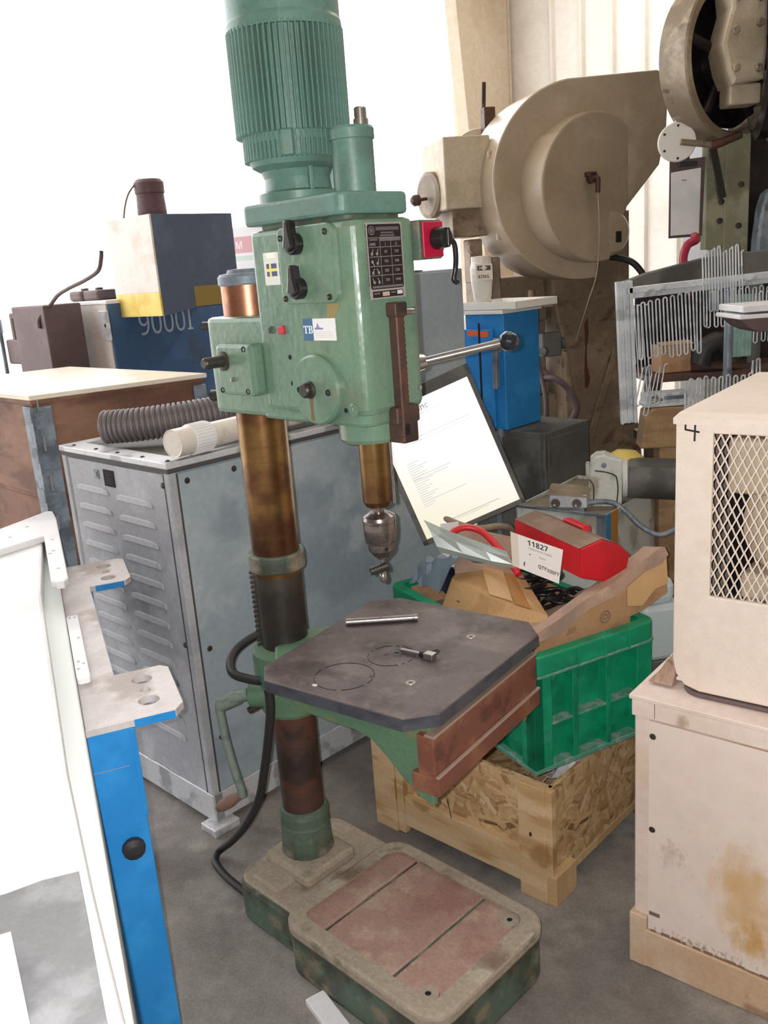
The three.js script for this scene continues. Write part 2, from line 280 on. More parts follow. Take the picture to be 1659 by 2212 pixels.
const frame1 = struct('trim_1', HALL, HY);               // tapered steel column of the door portal
part(frame1, 'column_web', extX([[0.02, 0], [0.16, 0], [0.50, 2.1], [0.72, 4.3], [0.72, 4.69], [0.02, 4.69]], 0.0, 0.10, 0.004), M.wallPlain);
part(frame1, 'column_seam', bx(0.10, 0.108, 0, 4.69, 0.02, 0.045, 0.001), M.wallPlain);
const backWall = struct('wall_back', HALL, HY);
part(backWall, 'wall_panel', bx(-0.2, 9.5, 0, 4.7, 10.3, 10.5, 0), M.wallPlain);
const sideWall = struct('wall_front', HALL, HY);
part(sideWall, 'wall_panel', bx(9.3, 9.5, 0, 4.7, 0, 10.3, 0), M.wallPlain);
// ceiling lamps, above and outside the frame
lampPanel('ceiling_lamp', 'long hanging lamp close to the ribbed wall', [2.05, 3.75, -4.75], [-90, 0, -45], 2.2, 0.3, '#fff4ea', 20);
lampPanel('ceiling_lamp', 'long ceiling lamp above the drill press', [1.3, 4.55, -2.2], [-90, 0, -45], 2.4, 0.3, '#fff0dd', 7);
// ---------- the drill press ----------
const DP = [-0.2314, 0, -1.7846], DY = -45.5;
const drill = thing('drill_press', 'tall green column drill press with a steel table and motor, in mid floor', 'drill press', DP, DY);
{ // base casting
  const base = part(drill, 'base', [
    extY(rrect(-0.085, 0.17, -0.15, 0.155, 0.045), 0, 0.105, 0.014),
    extY(rrect(0.125, 0.552, -0.156, 0.187, 0.05), 0, 0.112, 0.012),
  ], M.greenDirty);
  part(base, 'base_top', [
    extY(rrect(-0.08, 0.15, -0.145, 0.15, 0.042), 0.1, 0.109, 0.006),
    extY(rrect(0.122, 0.556, -0.16, 0.191, 0.052), 0.1, 0.128, 0.007, [rrect(0.15, 0.522, -0.134, 0.160, 0.028)]),
    extY(rrect(-0.05, 0.045, 0.055, 0.135, 0.01), 0.1, 0.118, 0.007),
    extY(rrect(-0.062, 0.092, -0.066, 0.082, 0.014), 0.105, 0.138, 0.01),
  ], M.baseDust, 'dusty upper rim of the cast base');
  // the machined foot plate: three panels parted by two grooves
  for (const [a, b, y] of [[0.148, 0.213, 0.118], [0.219, 0.404, 0.1155], [0.410, 0.523, 0.1155]]) part(base, 'foot_plate', extY(rrect(a, b, -0.136, 0.162, 0.006), 0.104, y, 0.003), M.baseRed, 'worn red panel of the base plate');
  for (const z of [-0.112, 0.135]) part(base, 'bolt_boss', turn([[0.001, 0.1165], [0.006, 0.1165], [0.006, 0.12], [0.02, 0.12], [0.022, 0.112]], [0.488, 0, z]), M.baseDust);
  for (const z of [-0.112, 0.135]) part(base, 'bolt_hole', lathe([[0, 0.1185], [0.006, 0.1185], [0.006, 0.117]], [0.488, 0, z], [0, 1, 0], 20), M.darkHole);
  part(base, 'rim_paint', [bx(0.5175, 0.5235, 0.112, 0.1205, -0.12, 0.15, 0.001), bx(0.18, 0.51, 0.112, 0.1205, 0.1575, 0.1625, 0.001)], flat('#7d4846', 0.7), 'dark red paint left along the rim');
  // column and its sleeves
  part(drill, 'base_collar', turn([[0.062, 0.13], [0.058, 0.15], [0.056, 0.19], [0.0565, 0.205], [0.055, 0.21], [0.056, 0.232], [0.052, 0.245], [0.047, 0.247]]), M.greenDirty, 'dark green collar clamping the column foot');
  const col = part(drill, 'column', turn([[0.047, 0.2], [0.047, 0.56]]), M.rustSteel, 'dark rusty lower column');
  part(col, 'column_middle', turn([[0.0492, 0.55], [0.0492, 0.8], [0.048, 0.83]]), M.darkSteel, 'blackened middle of the column');
  const teeth = [];
  for (let y = 0.56; y < 0.81; y += 0.011) teeth.push(bx(-0.006, 0.006, y, y + 0.0055, -0.009, 0.0, 0.0008));
  teeth.push(bx(-0.007, 0.007, 0.55, 0.81, 0, 0.006, 0.001));
  const rk = part(col, 'rack', teeth, M.darkSteel); rk.position.set(-0.0365, 0, 0.0365); rk.rotation.y = R(-45 + 180 + 180);
  rk.rotation.y = Math.atan2(0.7, -0.7);
  part(col, 'column_upper', turn([[0.0495, 0.80], [0.0495, 1.20]]), M.bronze, 'bronze coloured upper column');
  part(drill, 'stop_ring', turn([[0.05, 0.812], [0.057, 0.812], [0.0585, 0.815], [0.0585, 0.845], [0.057, 0.849], [0.0495, 0.849]]), M.greenDirty, 'loose ring resting on the column');
  part(drill, 'column_end', turn([[0.0505, 1.30], [0.0505, 1.392], [0.0495, 1.396]]), M.copper, 'copper coloured column top');
  part(drill, 'column_cap', turn([[0.053, 1.388], [0.0545, 1.391], [0.0545, 1.404], [0.05, 1.409], [0.036, 1.411], [0.034, 1.417], [0.004, 1.419], [0, 1.419]]), M.galvDull, 'grey cap on the column end');
}
{ // the head
  const head = part(drill, 'gearbox', [
    extY(rrect(0.148, 0.394, -0.066, 0.085, 0.026, 10), 1.165, 1.478, 0.012),
    extY(rrect(0.132, 0.30, -0.066, 0.0849, 0.012, 6), 1.167, 1.476, 0.009),
    extY(rrect(-0.05, 0.30, -0.066, 0.079, 0.028, 8), 1.15, 1.332, 0.009),
    extY(rrect(0.10, 0.388, -0.06, 0.079, 0.026), 1.147, 1.175, 0.006),
  ], M.green, 'green painted gearbox housing');
  const zf = 0.085;
  // speed selector cover with two black pointer knobs
  const cov = part(head, 'selector_cover', ext(rrect(0.218, 0.352, 1.352, 1.476, 0.012), zf - 0.004, zf + 0.008, 0.003), M.green);
  for (const [x, y] of [[0.228, 1.459], [0.339, 1.462], [0.228, 1.361], [0.338, 1.361]]) part(head, 'cover_screw', turn([[0, 0.0005], [0.003, 0.0005], [0.0048, 0.003], [0.0052, 0]], [x, y, zf + 0.0075], [0, 0, 1], 14), M.darkSteel);
  for (const y of [1.448, 1.377]) {
    const k = part(head, 'selector_knob', turn([[0.0175, 0], [0.0175, 0.012], [0.0155, 0.016], [0.0, 0.0165]], [0.268, y, zf + 0.008], [0, 0, 1], 28), M.black, 'black pointer knob');
    part(k, 'pointer', ext([[0.255, y - 0.006], [0.26, y + 0.016], [0.262, y + 0.036], [0.268, y + 0.038], [0.275, y + 0.036], [0.277, y + 0.016], [0.282, y - 0.006], [0.268, y - 0.012]], zf + 0.012, zf + 0.030, 0.004), M.black);
  }
  // flag sticker, two lamps, maker sticker
  const [gf, mf] = print(0.040, 0.054, 0.001, 200, (x, w, h) => {
    x.fillStyle = '#d8dad3'; x.fillRect(0, 0, w, h);
    x.fillStyle = '#eeeee2'; x.fillRect(w * 0.2, 0, w * 0.6, h * 0.17);
    x.fillStyle = '#e7dc6a'; x.fillRect(w * 0.14, h * 0.34, w * 0.72, h * 0.4);
    x.fillStyle = '#3d4677'; x.fillRect(w * 0.16, h * 0.34, w * 0.19, h * 0.15); x.fillRect(w * 0.48, h * 0.34, w * 0.38, h * 0.15); x.fillRect(w * 0.16, h * 0.58, w * 0.19, h * 0.15); x.fillRect(w * 0.48, h * 0.58, w * 0.38, h * 0.15);
  });
  part(head, 'flag_sticker', gf, mf, 'white sticker with a blue flag with a yellow cross').position.set(0.188, 1.412, zf + 0.0004);
  part(head, 'indicator_lamp', turn([[0.0065, 0], [0.0065, 0.004], [0.004, 0.0045], [0.0035, 0.001], [0, 0.001]], [0.170, 1.309, zf], [0, 0, 1], 20), M.greenDirty);
  part(head, 'indicator_lamp', bx(0.192, 0.208, 1.302, 1.316, zf - 0.002, zf + 0.006, 0.002), flat('#b3202a', 0.35), 'small red indicator');
  const [gs, ms] = print(0.081, 0.036, 0.001, 260, (x, w, h) => {
    x.fillStyle = '#dfe0de'; x.fillRect(0, 0, w, h); x.fillStyle = '#2d5f86'; x.fillRect(0, 0, w * 0.31, h);
    x.fillStyle = '#dfe4e6'; x.font = `bold ${h * 0.5}px serif`; x.textAlign = 'center'; x.fillText('TB', w * 0.155, h * 0.68);
    x.fillStyle = '#8f86b4'; x.beginPath(); x.moveTo(w * 0.38, h * 0.5); x.lineTo(w * 0.46, h * 0.18); x.lineTo(w * 0.54, h * 0.5); x.fill();
    x.fillStyle = '#7f78a8'; x.fillRect(w * 0.36, h * 0.42, w * 0.26, h * 0.08); x.fillStyle = '#bfbfbf'; for (let i = 0; i < 4; i++) x.fillRect(w * 0.36, h * (0.6 + i * 0.08), w * 0.56, h * 0.02);
  });
  part(head, 'maker_sticker', gs, ms, 'blue and white maker sticker').position.set(0.297, 1.309, zf + 0.0004);
  // round feed cover with its shaft
  const rc = part(head, 'feed_cover', turn([[0.060, -0.002], [0.060, 0.007], [0.056, 0.0105], [0.0, 0.0105]], [0.281, 1.208, zf], [0, 0, 1], 64), M.green);
  part(rc, 'feed_shaft', turn([[0.015, 0.009], [0.015, 0.013], [0.0125, 0.015], [0.0125, 0.024], [0.010, 0.027], [0, 0.027]], [0.270, 1.209, zf], [0, 0, 1], 24), M.darkSteel);
  for (const [x, y] of [[0.243, 1.208], [0.316, 1.206]]) part(rc, 'cover_screw', turn([[0, 0.0], [0.003, 0.0], [0.005, 0.002], [0.0055, 0]], [x, y, zf + 0.0105], [0, 0, 1], 14), M.darkHole);
  part(head, 'oil_plug', turn([[0.011, 0], [0.011, 0.003], [0.008, 0.004], [0.007, 0.002], [0, 0.003]], [0.365, 1.178, zf - 0.001], [0, 0, 1], 24), M.green);
  for (const [x, y] of [[0.213, 1.262], [0.213, 1.216], [0.345, 1.176]]) part(head, 'set_screw', turn([[0, 0.0008], [0.004, 0.0008], [0.0045, 0]], [x, y, zf], [0, 0, 1], 12), M.darkHole);
  // side gearbox cover with drive stub
  const sb = part(head, 'side_cover', ext(rrect(0.024, 0.133, 1.192, 1.286, 0.01), 0.076, 0.108, 0.007), M.green);
  part(sb, 'drive_stub', turn([[0.018, 0], [0.018, 0.004], [0.0105, 0.006], [0.0105, 0.042], [0.008, 0.046], [0, 0.046]], [0.047, 1.255, 0.107], [0, 0, 1], 24), M.darkSteel, 'dark drive stub with a washer');
  for (const [x, y] of [[0.034, 1.201], [0.112, 1.201], [0.112, 1.277]]) part(sb, 'cover_screw', turn([[0, 0], [0.003, 0], [0.0048, 0.002], [0.0052, 0]], [x, y, 0.1075], [0, 0, 1], 14), M.darkHole);
  part(sb, 'grease_nipple', turn([[0.004, 0], [0.004, 0.004], [0.0025, 0.008], [0, 0.0085]], [0.074, 1.222, 0.107], [0, 0, 1], 14), M.steel);
  for (const [y, r] of [[1.315, 0.009], [1.178, 0.012]]) part(head, 'clamp_bolt', rod([-0.05, y, 0.04], [-0.082, y, 0.056], r, r * 0.94, 6), M.darkSteel);
  // rust stains running from the shaft and under the cover are flat wear of the paint
  const stain = flat('#6e5230', 0.6);
  part(rc, 'rust_run', ext([[0.266, 1.196], [0.277, 1.196], [0.274, 1.176], [0.276, 1.156], [0.267, 1.156], [0.268, 1.178]], zf + 0.0098, zf + 0.0109, 0), stain);
  part(head, 'rust_run', ext([[0.322, 1.35], [0.352, 1.35], [0.343, 1.336], [0.332, 1.320], [0.318, 1.317], [0.316, 1.327]], zf - 0.002, zf + 0.0004, 0), flat('#8a7a48', 0.5));
  // front: speed plate
  const [gp, mp] = print(0.082, 0.118, 0.002, 560, (x, w, h) => {
    x.fillStyle = '#9a9690'; x.fillRect(0, 0, w, h); x.fillStyle = '#1d1718'; x.beginPath(); x.roundRect(w * 0.035, h * 0.025, w * 0.93, h * 0.845, w * 0.05); x.fill();
    x.fillStyle = '#1d1718'; x.fillRect(w * 0.07, h * 0.895, w * 0.86, h * 0.085);
    x.strokeStyle = '#8d878a'; x.fillStyle = '#8d878a'; x.lineWidth = w * 0.012; x.textAlign = 'center';
    x.beginPath(); x.arc(w * 0.15, h * 0.105, w * 0.075, 0, 7); x.stroke(); x.fillStyle = '#5f595c'; x.beginPath(); x.arc(w * 0.15, h * 0.105, w * 0.05, 0, 7); x.fill();
    x.fillRect(w * 0.27, h * 0.06, w * 0.64, h * 0.045); x.fillRect(w * 0.4, h * 0.125, w * 0.36, h * 0.022); x.fillRect(w * 0.38, h * 0.16, w * 0.4, h * 0.026);
    const y0 = 0.2, rows = [0.2, 0.255, 0.32, 0.445, 0.57, 0.69, 0.815];
    for (const y of [0.2, 0.32, 0.445, 0.57, 0.69]) { x.beginPath(); x.moveTo(w * 0.05, h * y); x.lineTo(w * 0.95, h * y); x.stroke(); }
    x.fillStyle = '#6c6669'; x.fillRect(w * 0.37, h * 0.205, w * 0.57, h * 0.04); x.fillRect(w * 0.08, h * 0.215, w * 0.22, h * 0.02); x.fillRect(w * 0.08, h * 0.265, w * 0.16, h * 0.035);
    for (const q of [0.36, 0.665]) { x.beginPath(); x.moveTo(w * q, h * 0.2); x.lineTo(w * q, h * 0.81); x.stroke(); }
    x.fillStyle = '#8d878a'; x.font = `bold ${h * 0.05}px sans-serif`;
    x.fillText('I', w * 0.51, h * 0.305); x.fillText('II', w * 0.81, h * 0.305);
    x.font = `bold ${h * 0.052}px sans-serif`;
    [['62', '120'], ['182', '364'], ['355', '530'], ['720', '1440']].forEach((r, i) => { const y = h * (0.40 + i * 0.124); x.fillText(r[0], w * 0.51, y); x.fillText(r[1], w * 0.81, y); });
    for (let i = 0; i < 4; i++) for (const q of [0.13, 0.27]) { const y = h * (0.395 + i * 0.124), a = [[0.4, 0.4], [2.6, 0.4], [0.5, -0.5], [-0.5, -0.4]][i][q > 0.2 ? 1 : 0]; x.save(); x.translate(w * q, y); x.rotate(a); x.beginPath(); x.arc(0, h * 0.012, w * 0.032, 0, 7); x.fill(); x.fillRect(-w * 0.01, -h * 0.055, w * 0.02, h * 0.06); x.restore(); }
    x.fillStyle = '#6c6669'; x.fillRect(w * 0.08, h * 0.825, w * 0.86, h * 0.03);
    x.fillStyle = '#b3aa98'; x.fillRect(w * 0.34, h * 0.91, w * 0.2, h * 0.055); x.fillStyle = '#d6d3d0'; x.fillRect(w * 0.76, h * 0.905, w * 0.15, h * 0.05); x.fillStyle = '#6c6669'; x.fillRect(w * 0.11, h * 0.915, w * 0.16, h * 0.02); x.fillRect(w * 0.58, h * 0.915, w * 0.14, h * 0.02);
  }, { roughness: 0.4 });
  const sp = part(head, 'speed_plate', gp, mp, 'black and silver speed chart plate'); sp.position.set(0.3945, 1.411, 0.017); sp.rotation.y = Math.PI / 2;
  // depth stop: slotted bar with scale in front
  const dg = part(head, 'depth_gauge', [bx(0.390, 0.412, 1.122, 1.342, 0.0, 0.019, 0.004), bx(0.39, 0.416, 1.322, 1.345, -0.004, 0.024, 0.003), bx(0.388, 0.41, 1.145, 1.175, -0.026, 0.03, 0.004)], M.rustSteel, 'brown depth stop bar');
  const sc = []; for (let i = 0; i < 15; i++) sc.push(bx(0.394, 0.4, 1.185 + i * 0.0095, 1.189 + i * 0.0095, -0.012, -0.004, 0.0006));
  sc.push(bx(0.392, 0.396, 1.175, 1.335, -0.014, 0.0, 0.001)); part(dg, 'scale', sc, M.darkSteel);
  part(dg, 'gauge_pin', rod([0.404, 1.327, -0.03], [0.404, 1.329, -0.004], 0.005, 0.005, 14), M.steel);
  part(dg, 'stop_block', [bx(0.335, 0.412, 1.112, 1.150, -0.018, 0.018, 0.004)], M.rustSteel);
  for (const y of [1.198, 1.33]) part(head, 'front_screw', turn([[0, 0.003], [0.004, 0.003], [0.0045, 0]], [0.3935, y, -0.045], [1, 0, 0], 12), M.steel);
  // quill flange, quill, chuck and cutter
  part(drill, 'quill_flange', turn([[0.0, 1.15], [0.058, 1.15], [0.0585, 1.147], [0.0585, 1.118], [0.055, 1.112], [0.028, 1.111]], [0.32, 0, 0.004]), M.green);
  const quill = part(drill, 'quill', turn([[0.0265, 1.15], [0.0265, 0.998], [0.0215, 0.988], [0.010, 0.986]], [0.316, 0, 0]), M.bronze, 'bronze coloured quill');
  part(quill, 'quill_guide', rod([0.334, 0.99, -0.023], [0.334, 1.14, -0.023], 0.0035, 0.0035, 10), M.steel);
  const chuck = part(drill, 'chuck', turn([[0.0105, 0.99], [0.0105, 0.976], [0.018, 0.976], [0.029, 0.969], [0.0305, 0.963], [0.0305, 0.958], [0.0295, 0.957], [0.0300, 0.945], [0.0285, 0.925], [0.0275, 0.920], [0.024, 0.918], [0.0235, 0.905], [0.0145, 0.893], [0.009, 0.891], [0.008, 0.887], [0.0, 0.887]], [0.316, 0, 0], [0, 1, 0], 56), M.chuck, 'silver keyed drill chuck');
  for (let i = 0; i < 3; i++) { const a = R(20 + i * 120); part(chuck, 'key_hole', turn([[0, 0.0006], [0.0032, 0.0006], [0.0035, 0]], [0.316 + 0.0232 * Math.cos(a), 0.911, 0.0232 * Math.sin(a)], [Math.cos(a), 0, Math.sin(a)], 14), M.darkHole); }
  const cut = part(drill, 'fly_cutter', rod([0.316, 0.888, 0], [0.316, 0.852, 0], 0.0042, 0.0036, 16), M.steel, 'steel cutter with a crossed bar');
  part(cut, 'cross_bar', rod([0.306, 0.866, 0.022], [0.322, 0.873, -0.006], 0.0075, 0.0085, 14), M.darkSteel);
  part(cut, 'cutter_tip', at(lathe([[0, -0.012], [0.006, -0.008], [0.007, 0], [0.006, 0.008], [0, 0.012]], [0, 0, 0], [0, 1, 0], 14), [0.3185, 0.852, 0.003]), M.steel);
  // feed lever on the far side
  const lv = part(drill, 'feed_lever', [rod([0.362, 1.235, -0.060], [0.362, 1.235, -0.09], 0.017, 0.014, 28), rod([0.366, 1.236, -0.085], [0.463, 1.258, -0.184], 0.0066, 0.0074, 16)], M.steel, 'steel feed lever');
  part(lv, 'lever_knob', turn([[0, -0.017], [0.008, -0.0165], [0.0155, -0.009], [0.0172, 0], [0.0155, 0.009], [0.008, 0.0155], [0.0045, 0.0168], [0, 0.0168]], [0.474, 1.2605, -0.195], [-0.5, 0.25, 0.65], 32), flat('#23252c', 0.22), 'black ball knob');
  // main switch box
  const sw = part(drill, 'switch_box', bx(0.345, 0.401, 1.408, 1.472, -0.118, -0.060, 0.004), M.greenDirty, 'switch box');
  part(sw, 'switch_plate', bx(0.400, 0.4045, 1.411, 1.469, -0.116, -0.066, 0.002), flat('#b3123a', 0.4), 'red switch plate');
  part(sw, 'switch_knob', turn([[0.018, 0], [0.0185, 0.004], [0.0165, 0.022], [0.012, 0.025], [0, 0.025]], [0.4045, 1.441, -0.098], [1, 0, 0], 28), M.black, 'black rotary knob');
  part(sw, 'knob_grip', bx(0.415, 0.434, 1.425, 1.457, -0.1015, -0.0945, 0.003), M.black);
  part(sw, 'lever', tube([[0.42, 1.441, -0.105], [0.425, 1.432, -0.118], [0.424, 1.41, -0.123], [0.42, 1.39, -0.125], [0.418, 1.373, -0.122], [0.422, 1.366, -0.128]], 0.0048, 40, 10), M.black, 'black curved lever');
  part(sw, 'rear_knob', turn([[0.02, -0.02], [0.024, 0.0], [0.024, 0.012], [0.012, 0.018], [0, 0.018]], [0.372, 1.438, -0.128], [0.5, 0, -0.7], 28), M.oldBeige);
  // cable loop behind the head
  part(drill, 'motor_cable', tube([[0.165, 1.50, -0.06], [0.142, 1.485, -0.03], [0.136, 1.45, -0.01], [0.137, 1.42, -0.005], [0.14, 1.40, 0.0], [0.15, 1.385, 0.0]], 0.0075, 40, 10), M.rubber);
  // top plate, spindle tower, motor
  const tp = part(drill, 'top_plate', extY(rrect(0.128, 0.383, -0.062, 0.094, 0.016), 1.484, 1.519, 0.006), M.greenMotor);
  const neck = part(drill, 'top_gasket', extY(rrect(0.15, 0.372, -0.052, 0.075, 0.015), 1.474, 1.486, 0.002), M.greenDirty);
  part(drill, 'spindle_tower', turn([[0.0345, 1.515], [0.0345, 1.602], [0.037, 1.603], [0.037, 1.618], [0.035, 1.622], [0.012, 1.624], [0, 1.624]], [0.320, 0, 0.0]), M.greenMotor, 'tall green spindle cover beside the motor');
  part(drill, 'draw_bar', turn([[0.012, 1.62], [0.012, 1.632], [0.010, 1.632], [0.010, 1.648], [0.008, 1.650], [0, 1.650]], [0.338, 0, -0.006]), M.steel);
  const mx = 0.178, mz = 0.0;
  const motor = part(drill, 'motor', [
    turn([[0.086, 1.615], [0.086, 1.80]], [mx, 0, mz], [0, 1, 0], 72),
    turn([[0.057, 1.515], [0.070, 1.518], [0.070, 1.536], [0.059, 1.540], [0.057, 1.56], [0.062, 1.572], [0.076, 1.580], [0.082, 1.592], [0.082, 1.62]], [mx, 0, mz], [0, 1, 0], 72),
  ], M.greenMotor, 'green finned electric motor');
  const finG = bx(0.083, 0.0985, 1.628, 1.79, -0.0016, 0.0016, 0.0012, 1), finS = bx(0.080, 0.0885, 1.588, 1.63, -0.0016, 0.0016, 0.0012, 1);
  for (let i = 0; i < 60; i++) { const f = part(motor, 'cooling_fin', finG, M.greenMotor); f.position.set(mx, 0, mz); f.rotation.y = R(i * 6); }
  for (let i = 0; i < 60; i++) { const f = part(motor, 'end_bell_rib', finS, M.greenMotor); f.position.set(mx, 0, mz); f.rotation.y = R(i * 6 + 3); }
  part(motor, 'fan_cowl', turn([[0.0, 1.79], [0.097, 1.785], [0.0965, 1.80], [0.0945, 1.806], [0.0945, 1.90], [0.085, 1.915], [0.0, 1.917]], [mx, 0, mz], [0, 1, 0], 72), M.greenMotor, 'smooth fan cowl');
  for (const a of [-20, 45, 115]) part(motor, 'neck_web', at(bx(0.055, 0.069, 1.536, 1.575, -0.004, 0.004, 0.002), [mx, 0, mz], [0, a, 0]), M.greenMotor);
  part(motor, 'lifting_boss', at(bx(0.084, 0.097, 1.588, 1.63, -0.011, 0.011, 0.004), [mx, 0, mz], [0, -48, 0]), M.greenMotor);
}
{ // the swung table with its arm
  const tb = part(drill, 'work_table', [extY([[0.105, 0.172], [0.148, 0.218], [0.458, 0.218], [0.503, 0.172], [0.503, -0.19], [0.455, -0.242], [0.135, -0.242], [0.086, -0.196]].map(([x, z]) => [x, z]), 0.656, 0.680, 0.0015)], M.tableSteel, 'dark steel table top with clipped corners');
  part(tb, 'table_edge', extY([[0.1045, 0.1725], [0.1478, 0.2188], [0.4582, 0.2188], [0.5038, 0.1723], [0.5038, -0.1903], [0.4552, -0.2428], [0.1348, -0.2428], [0.0852, -0.1963]], 0.6565, 0.6785, 0.0004), M.tableEdge, 'grey milled table edge');
  tb.rotation.y = R(-37 - DY);
  part(tb, 'front_rail', bx(0.465, 0.499, 0.565, 0.640, -0.188, 0.19, 0.002), M.railRust, 'rusty upper rail');
  part(tb, 'front_rail', bx(0.45, 0.505, 0.53, 0.5655, -0.188, 0.19, 0.002), M.railRust, 'rusty lower ledge rail');
  part(tb, 'rail_lip', [bx(0.4805, 0.5015, 0.6385, 0.6435, -0.188, 0.19, 0.001), bx(0.4995, 0.5065, 0.5645, 0.5685, -0.188, 0.19, 0.001)], M.railTop, 'bright worn rail edges');
  part(tb, 'front_web', bx(0.44, 0.478, 0.54, 0.66, -0.18, 0.175, 0.002), M.rustSteel);
  part(tb, 'side_bracket', [0.168, -0.168].map((z) => ext([[0.115, 0.66], [0.115, 0.632], [0.22, 0.606], [0.27, 0.603], [0.32, 0.602], [0.357, 0.592], [0.39, 0.565], [0.42, 0.535], [0.455, 0.508], [0.482, 0.498], [0.484, 0.64], [0.484, 0.66]], z - 0.008, z + 0.008, 0.003)), M.greenArm, 'green cast side bracket');
  part(tb, 'table_arm', [extY([[0.02, 0.055], [0.12, 0.165], [0.30, 0.16], [0.45, 0.16], [0.45, -0.16], [0.30, -0.16], [0.12, -0.165], [0.02, -0.055]], 0.615, 0.657, 0.006), extY([[0.0, 0.05], [0.2, 0.10], [0.3, 0.04], [0.3, -0.04], [0.2, -0.1], [0, -0.05]], 0.56, 0.62, 0.015)], M.greenArm);
  for (const [x, z] of [[0.397, 0.101], [0.39, -0.123]]) part(tb, 'table_plug', turn([[0.004, 0.0005], [0.0045, 0.0012], [0.009, 0.0012], [0.0095, 0]], [x, 0.680, z], [0, 1, 0], 24), flat('#9a928c', 0.4, 0.5));
  const ring = (x, z, r) => { const o = []; for (let i = 0; i < 40; i++) { const a = R(i * 9 + 3), b = R(i * 9 + 12); if (hash(i, Math.round(r * 1e4), 3) < 0.12) continue; o.push(rod([x + r * Math.cos(a), 0.6803, z + r * Math.sin(a)], [x + r * Math.cos(b), 0.6803, z + r * Math.sin(b)], 0.0006, 0.0006, 5)); } return mg(o); };
  part(tb, 'scribed_ring', ring(0.272, 0.136, 0.056), M.darkHole); part(tb, 'scribed_ring', ring(0.298, 0.022, 0.046), M.darkHole);
  part(tb, 'oil_spot', [[0.305, 0.012, 0.009], [0.295, -0.012, 0.007], [0.318, 0.112, 0.006], [0.285, 0.02, 0.006], [0.299, 0.004, 0.007]].map(([x, z, r]) => extY(circ(x, z, r, 12).map(([a, b], i) => [x + (a - x) * (0.6 + 0.6 * hash(i, Math.round(r * 1e4), 7)), z + (b - z) * (0.6 + 0.6 * hash(i, Math.round(r * 1e4), 9))]), 0.6799, 0.6806, 0)), flat('#3a302a', 0.4));
  // clamp hub, crank and locking bolts round the column
  const hub = part(drill, 'table_clamp', turn([[0.05, 0.487], [0.064, 0.489], [0.068, 0.497], [0.068, 0.56], [0.074, 0.575], [0.074, 0.63], [0.069, 0.638], [0.05, 0.64]]), M.greenArm, 'green clamp hub round the column');
  part(hub, 'crank_boss', [rod([-0.02, 0.532, 0.045], [-0.052, 0.530, 0.072], 0.030, 0.026, 24)], M.greenArm); part(hub, 'lock_bolt', rod([-0.03, 0.512, 0.05], [-0.056, 0.493, 0.078], 0.009, 0.008, 6), M.darkSteel);
  const crank = part(drill, 'table_crank', [rod([-0.055, 0.532, 0.075], [-0.088, 0.524, 0.10], 0.013, 0.013, 18), rod([-0.079, 0.523, 0.086], [-0.113, 0.504, 0.112], 0.016, 0.016, 18), tube([[-0.11, 0.509, 0.105], [-0.123, 0.497, 0.108], [-0.118, 0.44, 0.108], [-0.104, 0.37, 0.108], [-0.085, 0.31, 0.106], [-0.082, 0.285, 0.105]], 0.0095, 50, 12)], mat({ c: '#7c8a80', mix: [['#6a776c', 0.45, 0.7, 4]], size: 0.1, rough: 0.5 }), 'grey green iron crank');
  part(crank, 'crank_handle', turn([[0, 0], [0.008, 0.001], [0.0085, 0.01], [0.0135, 0.035], [0.0125, 0.06], [0.006, 0.078], [0, 0.079]], [-0.086, 0.288, 0.108], [-0.72, -0.55, 0.35], 20), M.grip, 'worn wooden crank handle');
}
{ // black mains cord: loops behind the column, hangs down and runs along the floor
  part(drill, 'power_cord', tube([[0.02, 0.61, -0.06], [-0.06, 0.628, -0.07], [-0.115, 0.625, -0.03], [-0.128, 0.610, 0.03], [-0.105, 0.598, 0.075], [-0.065, 0.588, 0.10], [-0.03, 0.582, 0.09], [0.0, 0.58, 0.078]], 0.0095, 60, 12), M.rubber, 'black cord looped behind the column');
  part(drill, 'power_cord', tube([[0.085, 0.60, 0.12], [0.083, 0.558, 0.12], [0.068, 0.50, 0.12], [0.03, 0.40, 0.115], [-0.02, 0.30, 0.105], [-0.10, 0.20, 0.09], [-0.20, 0.10, 0.07], [-0.275, 0.035, 0.055], [-0.295, 0.014, 0.062], [-0.27, 0.0105, 0.085], [-0.20, 0.0105, 0.10], [-0.10, 0.0105, 0.105]], 0.0095, 120, 12), M.rubber, 'black cord hanging to the floor');
}
